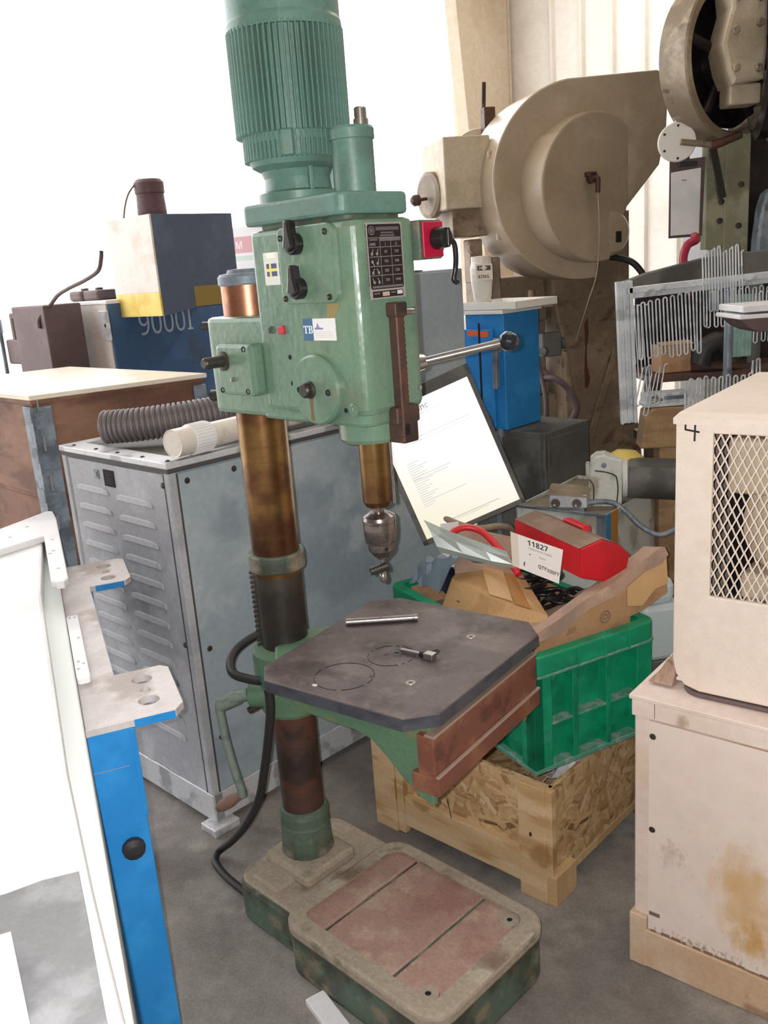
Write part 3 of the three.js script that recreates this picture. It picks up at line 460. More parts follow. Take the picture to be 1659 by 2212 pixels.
// things lying on the table
{
  const t = thing('steel_bar', 'short bright steel bar lying flat near the back of the drill table', 'steel bar', [0, 0, 0]);
  const c = Math.cos(R(-37)), s = Math.sin(R(-37)), W = (x, y, z) => [DP[0] + x * c + z * s, y, DP[2] - x * s + z * c];
  const a = W(0.124, 0.6875, -0.059), b = W(0.246, 0.6875, -0.147);
  part(t, 'bar', rod(a, b, 0.0075, 0.0075, 8), M.steel);
  const m = [a[0] + (b[0] - a[0]) * 0.94, a[1], a[2] + (b[2] - a[2]) * 0.94];
  part(t, 'bar_end', rod(m, [m[0] + (b[0] - a[0]) * 0.06, m[1], m[2] + (b[2] - a[2]) * 0.06], 0.0078, 0.006, 8), M.chuck);
  const k = thing('spade_bit', 'small winged drill bit with a bright shank lying on the middle of the drill table', 'drill bit', W(0.306, 0.680, 0.0), -37);
  part(k, 'shank', rod([0, 0.005, 0], [0.05, 0.006, 0.001], 0.004, 0.004, 14), M.steel, 'bright round shank');
  part(k, 'collar', rod([0.046, 0.0065, 0.001], [0.060, 0.0065, 0.001], 0.0065, 0.0065, 14), M.black);
  part(k, 'wing', at(ext([[0, 0], [0.022, 0.009], [0.026, 0.018], [0.02, 0.02], [0.002, 0.008]], -0.003, 0.003, 0.001), [0.055, 0.003, 0.0], [-40, 15, 0]), M.darkSteel);
  part(k, 'cutting_head', [bx(0.058, 0.079, 0.001, 0.014, -0.006, 0.011, 0.002)], M.steel);
  const w = W(0.244, 0.680, 0.191);
  const f = thing('metal_chip', 'tiny pale metal chip on the left edge of the drill table', 'chip', w);
  part(f, 'chip', extY([[0, 0], [0.006, 0.002], [0.008, 0.006], [0.003, 0.008], [-0.002, 0.004]], 0.0002, 0.003, 0.0006), flat('#d8d0c4', 0.4));
}
// ---------- left foreground: machine with a white tray on a blue frame ----------
{
  const t = thing('machine_table', 'white topped machine on a bright blue frame with two drilled lugs, at the left edge', 'machine', [-0.471, 0.77, -1.203], 21);
  const leg = part(t, 'leg', [extX([[0, -0.012], [0, -0.77], [-0.05, -0.77], [-0.05, -0.012]], 0.0045, 0.072, 0.002)], M.blue, 'bright blue front leg');
  part(leg, 'leg_flange', bx(0.066, 0.0745, -0.165, -0.014, -0.05, 0.0005, 0.001), M.blue);
  part(leg, 'leg_seam', bx(0.004, 0.058, -0.0742, -0.0732, 0, 0.0006, 0), flat('#8f8a9a', 0.5));
  part(leg, 'leveling_knob', turn([[0.0175, 0], [0.0185, 0.004], [0.0175, 0.010], [0.008, 0.014], [0, 0.0145]], [0.044, -0.213, 0.0], [0, 0, 1], 12), M.rubber, 'black round knob');
  part(t, 'rear_leg', bx(0.0045, 0.071, -0.77, -0.012, -0.86, -0.81, 0.002), M.blue);
  part(t, 'side_beam', bx(0.0045, 0.062, -0.075, -0.012, -0.85, -0.04, 0.002), M.blue);
  // flat top plate with two drilled lugs
  const pl = part(t, 'top_plate', extY([[0.004, 0.0], [0.138, 0.0], [0.153, -0.022], [0.153, -0.168], [0.14, -0.182], [0.064, -0.182], [0.063, -0.692], [0.14, -0.692], [0.154, -0.712], [0.154, -0.86], [0.142, -0.874], [0.062, -0.874], [0.004, -0.874]], -0.013, 0.0, 0.0012,
    [[0.105, -0.140, 0.0165], [0.105, -0.095, 0.0085], [0.105, -0.055, 0.0165], [0.106, -0.830, 0.0165], [0.107, -0.781, 0.0085], [0.107, -0.734, 0.0165]]), M.plateGray, 'bare steel top plate with round holes');
  part(pl, 'lug_edge', [bx(0.075, 0.137, -0.014, -0.001, 0.0002, 0.0012, 0), bx(0.075, 0.137, -0.014, -0.001, -0.6918, -0.6908, 0), bx(0.0632, 0.064, -0.014, -0.001, -0.69, -0.182, 0)], M.blue);
  // white strips screwed to the plate
  const st = part(t, 'white_strip', extY(rrect(0.0045, 0.027, -0.49, -0.17, 0.006), 0.0, 0.012, 0.002), M.whitePaint);
  const dot = (x, y, z, r = 0.0028) => turn([[0, 0.0006], [r, 0.0006], [r, 0]], [x, y, z], [0, 1, 0], 12);
  for (const [x, z] of [[0.010, -0.478], [0.020, -0.476], [0.020, -0.36], [0.012, -0.245], [0.020, -0.232], [0.010, -0.212]]) part(st, 'rivet', dot(x, 0.0118, z), flat('#8d9090', 0.5, 0.4));
  // the white body and tray
  part(t, 'tray', [extY([[-0.85, -0.30], [-0.2, -0.98], [-0.05, -1.10], [-0.014, -1.10], [-0.034, -0.56], [-0.024, 0.2], [-0.014, 0.45], [0.003, 0.75], [-0.85, 0.75]], 0.0, 0.05, 0.006)], M.whitePaint, 'glossy white tray');
  part(t, 'tray_skirt', bx(-0.84, 0.0035, -0.3, 0.014, -0.95, 0.745, 0.004), flat('#dde3e0', 0.5), 'pale side below the tray');
  const rim = part(t, 'tray_rim', [extY([[-0.85, -0.40], [-0.16, -1.05], [0.0, -1.215], [0.016, -1.205], [0.022, -1.125], [0.022, -0.57], [0.012, -0.551], [-0.002, -0.553], [-0.012, -0.57], [-0.014, -0.95], [-0.14, -0.87], [-0.85, -0.26]], 0.05, 0.066, 0.003)], M.whitePaint, 'white drilled rim plate');
  for (const [x, z] of [[0.004, -0.90], [0.002, -0.80], [-0.006, -0.78], [0.006, -0.65], [-0.05, -1.07], [-0.09, -0.99]]) part(rim, 'rivet', dot(x, 0.0658, z, 0.0042), flat('#9a9c9c', 0.5, 0.4));
  part(t, 'rim_support', [bx(0.002, 0.02, -0.3, 0.05, -1.2, -0.9, 0.002)], M.darkGray);
}
{
  const t = thing('plastic_sheet', 'crumpled grey plastic sheet folded over the near end of the white tray', 'sheet', [-0.471, 0.77, -1.203], 21);
  const rows = []; for (let i = 0; i < 9; i++) { const r = []; for (let j = 0; j < 12; j++) { const z = 0.432 + j * 0.028, x = -0.30 + i * (0.0350 + (z - 0.43) * 0.0045); r.push([x - 0.004, 0.0555 + 0.004 * hash(i, j, 3) + 0.006 * Math.sin(i * 1.1 + j * 0.7) ** 2 * 0.5, z]); } rows.push(r); }
  part(t, 'sheet', sheet(rows.map((r) => r).reverse(), 0.0012), M.sheetDust);
  const f = []; for (let i = 0; i < 6; i++) { const r = []; for (let j = 0; j < 8; j++) { const x = -0.30 + i * (0.045 + j * 0.0008), z = 0.512 + j * 0.034; r.push([x - 0.012, 0.0690 + 0.003 * hash(i, j, 5), z]); } f.push(r); }
  part(t, 'folded_flap', sheet(f.reverse(), 0.0015), flat('#bcbcbc', 0.6), 'lighter folded flap');
}
// ---------- grey louvred cabinet behind the press ----------
const KP = [-0.5034, 0, -2.0756], KY = -45;
{
  const t = thing('gray_cabinet', 'low grey sheet metal cabinet with louvred end standing behind the drill press column', 'cabinet', KP, KY);
  part(t, 'body', bx(-0.525, -0.006, 0.06, 0.975, -1.13, -0.006, 0.003), M.grayPaint);
  const lp = part(t, 'louvre_panel', bx(-0.50, -0.022, 0.10, 0.962, -0.008, 0.0, 0.002), M.grayLouver, 'scuffed louvred panel');
  const lou = ext([[-0.085, -0.009], [0.085, -0.009], [0.08, 0.004], [0.06, 0.0085], [-0.06, 0.0085], [-0.08, 0.004]], 0, 0.005, 0.0022);
  for (let r = 0; r < 13; r++) for (const x of [-0.385, -0.175]) { const l = part(lp, 'louvre', lou, M.grayLouver); l.position.set(x - 0.0, 0.885 - r * 0.0535 - (x < -0.3 ? 0 : 0.006), -0.001); l.rotation.x = R(-6); }
  part(t, 'side_panel', bx(-0.006, 0.0, 0.10, 0.962, -1.115, -0.022, 0.002), M.grayPaint, 'blue grey side panel');
  part(t, 'corner_post', [bx(-0.022, 0.001, 0.02, 0.975, -0.022, 0.001, 0.004), bx(-0.533, -0.51, 0.02, 0.975, -0.022, 0.001, 0.004)], M.grayLouver);
  part(t, 'seam', [bx(-0.0255, -0.0215, 0.1, 0.962, -0.004, 0.0008, 0), bx(-0.004, 0.0008, 0.1, 0.962, -0.0255, -0.0215, 0), bx(-0.53, 0.003, 0.966, 0.978, -1.13, 0.003, 0.002)], M.seamDark);
  part(t, 'top_rim', [bx(-0.535, 0.004, 0.977, 0.993, -0.055, 0.005, 0.003), bx(-0.04, 0.004, 0.977, 0.993, -1.135, -0.05, 0.003), bx(-0.535, -0.495, 0.977, 0.993, -1.135, -0.05, 0.003), bx(-0.535, 0.004, 0.977, 0.993, -1.135, -1.095, 0.003)], M.rimWhite, 'light riveted top frame');
  part(t, 'top_panel', bx(-0.5, -0.035, 0.965, 0.981, -1.1, -0.05, 0.001), M.darkGray);
  part(t, 'base_rail', [bx(-0.53, 0.003, 0.02, 0.10, -0.03, 0.003, 0.003), bx(-0.03, 0.003, 0.02, 0.10, -1.13, 0.0, 0.003)], M.rimWhite, 'pale scuffed base rail');
  part(t, 'foot', [bx(-0.03, 0.035, 0.0, 0.022, -0.05, 0.03, 0.003), bx(-0.54, -0.48, 0, 0.022, -0.05, 0.03, 0.003), bx(-0.03, 0.035, 0, 0.022, -1.13, -1.05, 0.003)], M.rimWhite);
  for (const x of [-0.48, -0.36, -0.25, -0.13, -0.018]) part(t, 'rivet', turn([[0, 0.004], [0.004, 0.003], [0.0065, 0]], [x, 0.993, -0.014], [0, 1, 0], 14), M.darkSteel);
  for (const [x, y] of [[-0.03, 0.935], [-0.03, 0.52]]) part(t, 'screw', turn([[0, 0.004], [0.006, 0.003], [0.008, 0]], [x, y, 0.0], [0, 0, 1], 14), M.darkSteel);
  for (const [y, z] of [[0.94, -0.05], [0.94, -0.19], [0.5, -0.05], [0.25, -0.05]]) part(t, 'screw', turn([[0, 0.004], [0.006, 0.003], [0.008, 0]], [0.0, y, z], [1, 0, 0], 14), M.darkSteel);
  const [ga, ma] = print(0.052, 0.044, 0.002, 96, (x, w, h) => { x.fillStyle = '#17171a'; x.fillRect(0, 0, w, h); x.fillStyle = '#3c3c42'; for (let i = 0; i < 6; i++) x.fillRect(w * 0.12, h * (0.12 + i * 0.13), w * (0.4 + 0.3 * hash(i, 1, 1)), h * 0.05); }, { roughness: 0.95 });
  part(t, 'name_plate', ga, ma, 'small black data plate').position.set(-0.285, 0.925, 0.001);
  part(t, 'latch', [bx(-0.362, -0.338, 0.918, 0.942, 0, 0.003, 0.001), bx(-0.357, -0.343, 0.923, 0.937, 0.002, 0.005, 0.001)], M.galvDull);
}
{
  const t = thing('gray_enclosure', 'flat grey upright enclosure standing on the far end of the grey cabinet', 'enclosure', KP, KY);
  part(t, 'body', bx(-0.40, 0.0, 0.993, 1.382, -1.135, -0.66, 0.004), M.grayPaint);
  part(t, 'door_panel', bx(-0.002, 0.003, 1.0, 1.376, -1.128, -0.668, 0.002), M.grayPaint);
  part(t, 'top_dirt', extY([[-0.02, -0.93], [0.0, -0.95], [0.0, -0.90], [-0.015, -0.885]], 1.3815, 1.386, 0.001), M.galvDull);
}
{ // ribbed hose and plastic pipe lying on the cabinet
  const t = thing('ribbed_hose', 'grey ribbed flexible hose lying on top of the grey cabinet', 'hose', KP, KY);
  const c = new THREE.CatmullRomCurve3([V(-0.40, 1.039, -0.075), V(-0.33, 1.041, -0.13), V(-0.25, 1.047, -0.24), V(-0.20, 1.052, -0.38), V(-0.19, 1.052, -0.50), V(-0.20, 1.05, -0.58)]);
  part(t, 'tube', fin(new THREE.TubeGeometry(c, 60, 0.0385, 24)), M.hose);
  const rg = fin(new THREE.TorusGeometry(0.0405, 0.0055, 8, 28));
  for (let i = 0; i <= 42; i++) { const m = part(t, 'rib', rg, M.hose); const u = i / 42; m.position.copy(c.getPointAt(u)); m.quaternion.setFromUnitVectors(V(0, 0, 1), c.getTangentAt(u)); }
  const e0 = c.getTangentAt(0); part(t, 'hose_end', turn([[0, 0.0], [0.03, 0.004], [0.043, 0.014], [0.043, 0.03]], [-0.413, 1.0385, -0.066], [e0.x, e0.y, e0.z], 28), M.hose);
  const p = thing('plastic_pipe', 'cream plastic pipe with a white ribbed coupling lying on the grey cabinet', 'pipe', KP, KY);
  const a = V(-0.012, 1.0325, -0.03), b = V(-0.075, 1.0325, -0.62), d = b.clone().sub(a).normalize();
  const w = (s) => { const q = a.clone().addScaledVector(d, s); return [q.x, q.y, q.z]; };
  part(p, 'pipe', turn([[0.0, 0.002], [0.030, 0.002], [0.0345, 0.0], [0.0345, 0.06]], w(0), [d.x, d.y, d.z], 40), M.pvc);
  part(p, 'pipe_length', rod(w(0.05), w(0.57), 0.0305, 0.0305, 40), M.pvc);
  const cg = part(p, 'coupling', turn([[0.034, 0], [0.0365, 0.002], [0.0365, 0.062], [0.034, 0.064]], w(0.048), [d.x, d.y, d.z], 40), M.whitePaint, 'white ribbed coupling');
  const ribs = []; const ax = V(0, 1, 0), q = new THREE.Quaternion().setFromUnitVectors(ax, d);
  for (let i = 0; i < 30; i++) { const g = bx(-0.0012, 0.0012, 0.004, 0.058, 0.0355, 0.0385, 0.0008, 1); g.applyMatrix4(new THREE.Matrix4().makeRotationY(R(i * 12))); g.applyQuaternion(q); g.translate(...w(0.048)); ribs.push(g); }
  part(cg, 'grip_rib', ribs, M.whitePaint);
}
// ---------- wooden shipping crate with metal corners, far left ----------
{
  const A = [-0.992, -2.583], B = [-0.536, -2.858], C = [-1.170, -3.505], Dd = [-1.626, -3.230];
  const t = thing('plywood_crate', 'large brown plywood crate with grey metal corner straps behind the grey cabinet', 'crate', [A[0], 0, A[1]], 0);
  const L = (p) => [p[0] - A[0], p[1] - A[1]];
  const inset = (k) => { const cx = (A[0] + C[0]) / 2, cz = (A[1] + C[1]) / 2; return [A, B, C, Dd].map((p) => { const q = [p[0] + (cx - p[0]) * k, p[1] + (cz - p[1]) * k]; return L(q); }); };
  const along = (p, q, u0, u1, y0, y1, out0, out1) => { const dx = q[0] - p[0], dz = q[1] - p[1], l = Math.hypot(dx, dz), ex = dx / l, ez = dz / l, nx = ez, nz = -ex; const k = (p[0] + dx / 2 - (A[0] + C[0]) / 2) * nx + (p[1] + dz / 2 - (A[1] + C[1]) / 2) * nz > 0 ? 1 : -1; const c = (u, o) => L([p[0] + ex * u * l + nx * k * o, p[1] + ez * u * l + nz * k * o]); return extY([c(u0, out0), c(u1, out0), c(u1, out1), c(u0, out1)], y0, y1, 0.001); };
  part(t, 'core', extY(inset(0.06), 0.02, 1.095, 0.002), M.ply);
  for (const [y0, y1] of [[0.04, 0.40], [0.406, 0.80], [0.814, 1.095]]) { part(t, 'panel', along(A, Dd, 0.01, 0.99, y0, y1, -0.05, -0.012), M.ply); part(t, 'panel', along(A, B, 0.01, 0.99, y0, y1, -0.05, -0.012), M.ply); }
  part(t, 'lid', [extY(inset(-0.015), 1.106, 1.12, 0.002)], M.lidWood, 'pale worn plywood lid');
  part(t, 'lid_edge', extY(inset(0.004), 1.094, 1.107, 0.001), M.ply);
  const strap = part(t, 'corner_strap', [along(A, Dd, -0.005, 0.07, 0.04, 1.085, -0.014, -0.002), along(A, B, -0.005, 0.105, 0.04, 1.085, -0.014, -0.002)], M.galvDull, 'grey metal corner strap');
  for (const y of [0.52, 0.66, 0.78, 0.90, 1.02]) { part(strap, 'strap_clip', [along(A, B, 0.012, 0.075, y, y + 0.05, -0.003, 0.003), along(A, Dd, 0.005, 0.05, y + 0.02, y + 0.06, -0.003, 0.003)], M.galvDull); part(strap, 'strap_pin', along(A, B, 0.03, 0.04, y + 0.055, y + 0.10, -0.003, 0.005), M.steel); }
  part(t, 'corner_strap', [along(B, A, -0.005, 0.075, 0.04, 1.085, -0.014, -0.001)], M.galvDull, 'grey metal corner strap');
}
// ---------- the blue machine behind the crate ----------
{
  const t = thing('blue_machine', 'dark blue and grey machine body lettered 9000I behind the plywood crate', 'machine', [-1.092, 1.341, -3.871], -45);
  part(t, 'body', bx(-0.44, -0.003, -1.341, 0.0, -0.62, -0.003, 0.004), M.blueDark);
  part(t, 'end_panel', bx(-0.44, -0.012, -1.30, -0.004, -0.004, 0.004, 0.002), mat({ c: '#d6d0ca', mix: [['#c8c1ba', 0.5, 0.75, 3]], size: 0.4, rough: 0.5 }), 'pale grey end panel');
  part(t, 'blue_panel', bx(-0.004, 0.002, -1.30, -0.004, -0.618, -0.002, 0.002), M.blueDark);
  part(t, 'top_edge', bx(-0.445, 0.004, -0.004, 0.012, -0.63, 0.008, 0.003), M.whitePaint);
  const pl = part(t, 'latch_plate', bx(-0.075, 0.006, -0.155, -0.03, 0.003, 0.010, 0.006), M.rimWhite, 'light grey latch plate');
  part(pl, 'latch_hole', turn([[0, 0.0006], [0.007, 0.0006], [0.0075, 0]], [-0.028, -0.092, 0.010], [0, 0, 1], 14), M.darkHole);
  const tg = new TextGeometry('9000I', { font: await new FontLoader().loadAsync('fonts/droid/droid_sans_regular.typeface.json'), size: 0.098, depth: 0.0012, curveSegments: 8 });
  const lt = part(t, 'lettering', fin(tg), flat('#aeb8c2', 0.55), 'white lettering 9000I'); lt.rotation.y = Math.PI / 2; lt.position.set(0.0022, -0.146, -0.128); lt.scale.set(0.82, 1, 1);
  const h = part(t, 'machine_head', bx(-0.02, 0.0, -0.30, -0.02, -0.3, -0.1, 0.002), M.blueGray, 'blue grey head with a white and yellow front'); h.position.set(0.313, 0.297, -0.061);
  part(h, 'housing', [bx(-0.33, -0.002, -0.34, 0.03, -0.395, -0.002, 0.004)], M.blueGray);
  part(h, 'front_guard', bx(-0.336, 0.002, -0.268, 0.031, -0.006, 0.004, 0.002), mat({ c: '#e3dad3', mix: [['#d3c4b8', 0.5, 0.75, 3]], size: 0.4, rough: 0.5 }), 'pale front guard');
  part(h, 'yellow_band', bx(-0.336, 0.002, -0.361, -0.2675, -0.006, 0.004, 0.002), mat({ c: '#f0d878', mix: [['#e6c860', 0.45, 0.7, 4]], size: 0.2, rough: 0.5 }), 'yellow band');
  part(h, 'side_panel', ext([[-0.39, -0.31], [-0.01, -0.36], [-0.004, -0.36], [-0.004, 0.03], [-0.393, 0.03]].map(([z, y]) => [-z, y]).map(([a, b]) => [a, b]), 0, 0.004, 0.001), M.blueGray).rotation.y = Math.PI / 2;
  part(h, 'side_stripe', at(bx(0, 0.002, -0.335, -0.255, -0.39, -0.16, 0), [0.0035, 0, 0]), flat('#8a7434', 0.6), 'dull yellow stripe');
  part(h, 'spindle_motor', turn([[0.058, 0.03], [0.06, 0.05], [0.056, 0.12], [0.06, 0.125], [0.061, 0.165], [0.05, 0.178], [0, 0.18]], [-0.165, 0, -0.12], [0, 1, 0], 40), M.brownMotor, 'dark brown motor');
  part(h, 'motor_cable', tube([[-0.165, 0.18, -0.08], [-0.19, 0.13, -0.04], [-0.21, 0.08, -0.025], [-0.225, 0.034, -0.02]], 0.004, 30, 8), M.oldBeige);
  part(h, 'carriage', bx(-0.40, -0.30, -0.28, -0.02, -0.36, -0.10, 0.01), M.blueGray);
  const g = thing('brown_control_box', 'dusky brown control box beside the blue machine at the left', 'control box', [-1.365, 0, -3.83], -45);
  part(g, 'box', bx(-0.27, 0.035, 0.95, 1.352, -0.17, 0, 0.008), M.brownGray);
  part(g, 'handle', [bx(-0.375, -0.345, 1.15, 1.325, -0.06, -0.03, 0.008), bx(-0.36, -0.28, 1.30, 1.325, -0.06, -0.03, 0.006), bx(-0.43, -0.28, 1.10, 1.21, -0.1, -0.02, 0.01)], M.brownGray);
  part(g, 'stand', bx(-0.24, 0.02, 0, 0.96, -0.16, -0.03, 0.006), M.brownGray);
  part(g, 'cable', tube([[0.52, 1.535, -0.03], [0.508, 1.507, -0.03], [0.474, 1.467, -0.03], [0.369, 1.438, -0.03], [0.23, 1.413, -0.03], [0.123, 1.388, -0.03], [0.039, 1.349, -0.03], [-0.01, 1.30, 0.002], [-0.012, 1.26, 0.008]], 0.008, 50, 8), M.brownGray, 'thick cable rising to the right');
  for (const [x0, x1] of [[-0.43, -0.31], [-0.30, -0.16]]) { const c = part(t, 'top_cap', extY(rrect(x0, x1, -0.17, -0.05, 0.02), 0.012, 0.057, 0.012), M.brownGray, 'low dark cap'); part(c, 'stem', rod([x0 + 0.05, 0.05, -0.11], [x0 + 0.05, 0.067, -0.11], 0.02, 0.016, 16), M.brownGray); }
  const s = thing('sign_board', 'white sign board with a faded red band between the blue machine and the drill press', 'sign', [-0.56, 0, -4.45], -25);
  const [gb, mb] = print(0.34, 0.22, 0.012, 340, (c, w, q) => { c.fillStyle = '#efeeee'; c.fillRect(0, 0, w, q); c.fillStyle = '#dcaab0'; c.fillRect(0, q * 0.2, w, q * 0.34); c.fillStyle = '#efe3e4'; c.font = `bold ${q * 0.22}px sans-serif`; c.fillText('ERM', w * 0.16, q * 0.45); c.fillStyle = '#cfe0d8'; c.fillRect(0, q * 0.6, w, q * 0.1); });
  part(s, 'panel', gb, mb).position.set(0.0, 1.525, 0);
  part(s, 'post', rod([0, 0, -0.02], [0, 1.62, -0.02], 0.018, 0.018, 14), M.enamel);
  const po = thing('thin_post', 'thin grey post standing in the doorway at the far left', 'post', [-1.68, 0, -4.15]);
  part(po, 'pole', rod([0, 0, 0], [0.012, 1.60, 0], 0.009, 0.009, 12), M.galvDull); part(po, 'bracket', bx(-0.02, 0.02, 1.24, 1.3, -0.01, 0.012, 0.002), M.galvDull);
}
{ // white board lying on the floor in front of the base
  const t = thing('white_board', 'short white painted board lying on the floor against the drill press base', 'board', [-0.193, 0, -1.483], -58.5);
  part(t, 'board', bx(0.0, 0.34, 0.0, 0.014, -0.0, 0.042, 0.002), M.whitePaint);
  const b = thing('wood_batten', 'thin dusty wood batten on the floor between the white board and the drill press base', 'batten', [-0.137, 0, -1.470], -58.5);
  part(b, 'batten', bx(0.0, 0.22, 0.0, 0.01, -0.014, 0.012, 0.002), M.pineEnd);
  const c = thing('floor_scrap', 'tiny white scrap on the floor between the wooden crate and the base', 'scrap', [0.105, 0, -1.74]);
  part(c, 'scrap', extY([[0, 0], [0.018, 0.006], [0.024, 0.016], [0.008, 0.012]], 0.0005, 0.006, 0.001), M.whitePaint);
}
// ---------- beige cabinets, right foreground ----------
{
  const t = thing('beige_base_cabinet', 'lower stained beige metal cabinet standing on the floor at the right edge', 'cabinet', [0.4395, 0, -1.5185], -40);
  part(t, 'body', bx(0.002, 0.62, 0.02, 0.594, -0.52, -0.004, 0.004), M.creamLow);
  const [fg, fm] = print(0.586, 0.46, 0.009, 900, (x, w, h) => {
    x.fillStyle = '#e3d4cb'; x.fillRect(0, 0, w, h); const k = w / 0.586, X = (a) => (a - 0.034) * k, Y = (b) => (0.552 - b) * k;
    for (let i = 0; i < 1500; i++) { x.globalAlpha = rr(0.02, 0.06); x.fillStyle = ['#cfbcb0', '#f0e4dc', '#c7b0a0', '#e8d8cc'][i % 4]; x.beginPath(); x.arc(rnd() * w, rnd() * h, rr(6, 40), 0, 7); x.fill(); }
    const blot = (cx, cy, sx, sy, n, cols, a0, a1, r0, r1) => { for (let i = 0; i < n; i++) { const g = () => (rnd() + rnd() + rnd()) / 1.5 - 1; x.globalAlpha = rr(a0, a1); x.fillStyle = cols[i % cols.length]; x.beginPath(); x.ellipse(X(cx + sx * g()), Y(cy + sy * g()), rr(r0, r1), rr(r0, r1) * 1.6, 0, 0, 7); x.fill(); } };
    blot(0.215, 0.25, 0.075, 0.13, 420, ['#cda673', '#d6b183', '#c39a68'], 0.03, 0.09, 6, 26); blot(0.235, 0.16, 0.05, 0.06, 160, ['#c4944f', '#b98a4e'], 0.05, 0.14, 4, 15);
    blot(0.085, 0.285, 0.045, 0.05, 90, ['#a58a78', '#b59a88'], 0.05, 0.13, 2, 9); blot(0.15, 0.10, 0.12, 0.014, 120, ['#7c5f50', '#9a7c6a'], 0.1, 0.3, 1, 5); blot(0.3, 0.3, 0.3, 0.25, 140, ['#8f7868'], 0.05, 0.2, 0.8, 3);
    x.globalAlpha = 1;
  }, { roughness: 0.55 });
  part(t, 'front_panel', fg, fm, 'stained front panel').position.set(0.327, 0.322, -0.0015);
  part(t, 'top_flange', [bx(-0.006, 0.62, 0.588, 0.597, -0.53, 0.004, 0.002), bx(0.045, 0.62, 0.556, 0.59, -0.004, 0.0035, 0.001), bx(0.0, 0.043, 0.556, 0.59, -0.004, 0.0035, 0.001)], M.creamLow);
  part(t, 'plinth', [bx(-0.003, 0.62, 0.0, 0.088, -0.52, 0.006, 0.004), bx(-0.004, 0.032, 0.0, 0.118, -0.06, 0.007, 0.003)], M.creamBase, 'rust stained base');
  for (const y of [0.521, 0.321]) part(t, 'panel_screw', turn([[0, 0.003], [0.005, 0.0025], [0.0068, 0]], [0.041, y, 0.0025], [0, 0, 1], 16), M.darkSteel);
  part(t, 'panel_slot', bx(0.036, 0.058, 0.126, 0.135, 0.0015, 0.0036, 0.001), flat('#7a6658', 0.7));
  const rs = []; for (let i = 0; i < 26; i++) { const x = 0.04 + i * 0.021; rs.push(bx(x, x + rr(0.006, 0.02), 0.0885, 0.0885 + rr(0.003, 0.009), -0.004, 0.0033, 0)); }
  part(t, 'rust_edge', rs, flat('#8a6a55', 0.8));
  const U = thing('beige_mesh_cabinet', 'upper beige cabinet marked 4 with a diamond mesh window, on the stained cabinet', 'cabinet', [0.5131, 0.612, -1.516], -38);
  const H = 0.505;
  part(U, 'shell', [bx(0, 0.006, 0.03, H, -0.51, -0.008, 0.002), bx(0.56, 0.566, 0.0, H, -0.51, -0.008, 0.002), bx(0, 0.566, 0.0, 0.006, -0.51, -0.02, 0.002), bx(0, 0.566, 0.0, H, -0.516, -0.51, 0.002)], M.cream);
  part(U, 'lid', [extX([[-0.516, H - 0.012], [0.004, H - 0.012], [0.004, H - 0.001], [-0.03, H + 0.004], [-0.516, H + 0.008]], -0.004, 0.57, 0.002)], M.cream, 'dusty top');
  part(U, 'front_panel', ext([[0, 0.05], [0.006, 0.024], [0.022, 0.004], [0.05, -0.004], [0.566, -0.004], [0.566, H - 0.012], [0, H - 0.012]], -0.01, 0.0, 0.003, [[[0.064, 0.186], [0.064, 0.478], [0.47, 0.478], [0.47, 0.186]]]), M.cream);
  part(U, 'mark', [[[0.017, 0.499], [0.0165, 0.4835]], [[0.0165, 0.4835], [0.041, 0.480]], [[0.0335, 0.500], [0.0325, 0.464]]].map(([a, b]) => rod([...a, 0.0], [...b, 0.0], 0.0017, 0.0017, 8)), M.black, 'hand drawn black figure 4');
  const sw = 0.0147, sh = 0.0294, strands = [];
  for (let r = 0; r * sh / 2 + 0.18 < 0.485; r++) for (let c = 0; c * sw + 0.055 < 0.475; c++) {
    const x = 0.0585 + c * sw + (r % 2 ? sw / 2 : 0), y = 0.182 + r * sh / 2;
    for (const s of [-1, 1]) { const L = Math.hypot(sw / 2, sh / 2); strands.push(at(new THREE.BoxGeometry(0.0022, L * 1.06, 0.0022), [x + s * sw / 4, y + sh / 4, -0.012], [0, 18 * s, -s * Math.atan2(sw / 2, sh / 2) * 180 / Math.PI])); }
  }
  part(U, 'expanded_mesh', fin(mergeGeometries(strands)), M.cream, 'diamond mesh', 'stuff');
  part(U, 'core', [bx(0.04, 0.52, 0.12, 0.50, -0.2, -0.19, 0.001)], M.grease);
  part(U, 'fan_housing', [turn([[0.10, 0], [0.10, 0.05], [0.085, 0.055], [0.03, 0.055], [0.03, 0.07], [0, 0.07]], [0.19, 0.30, -0.15], [0, 0, 1], 40), bx(0.07, 0.15, 0.36, 0.46, -0.18, -0.06, 0.01), bx(0.10, 0.3, 0.17, 0.22, -0.18, -0.05, 0.01), bx(0.22, 0.30, 0.34, 0.46, -0.18, -0.08, 0.02)], M.pressLight, 'pale parts behind the mesh');
  const pad = thing('rubber_mat', 'thin dark mat between the two beige cabinets', 'mat', [0.5131, 0.5975, -1.516], -38);
  part(pad, 'mat', extY(rrect(0.012, 0.55, -0.50, 0.004, 0.04), 0.0, 0.0085, 0.003), M.brownGray);
}
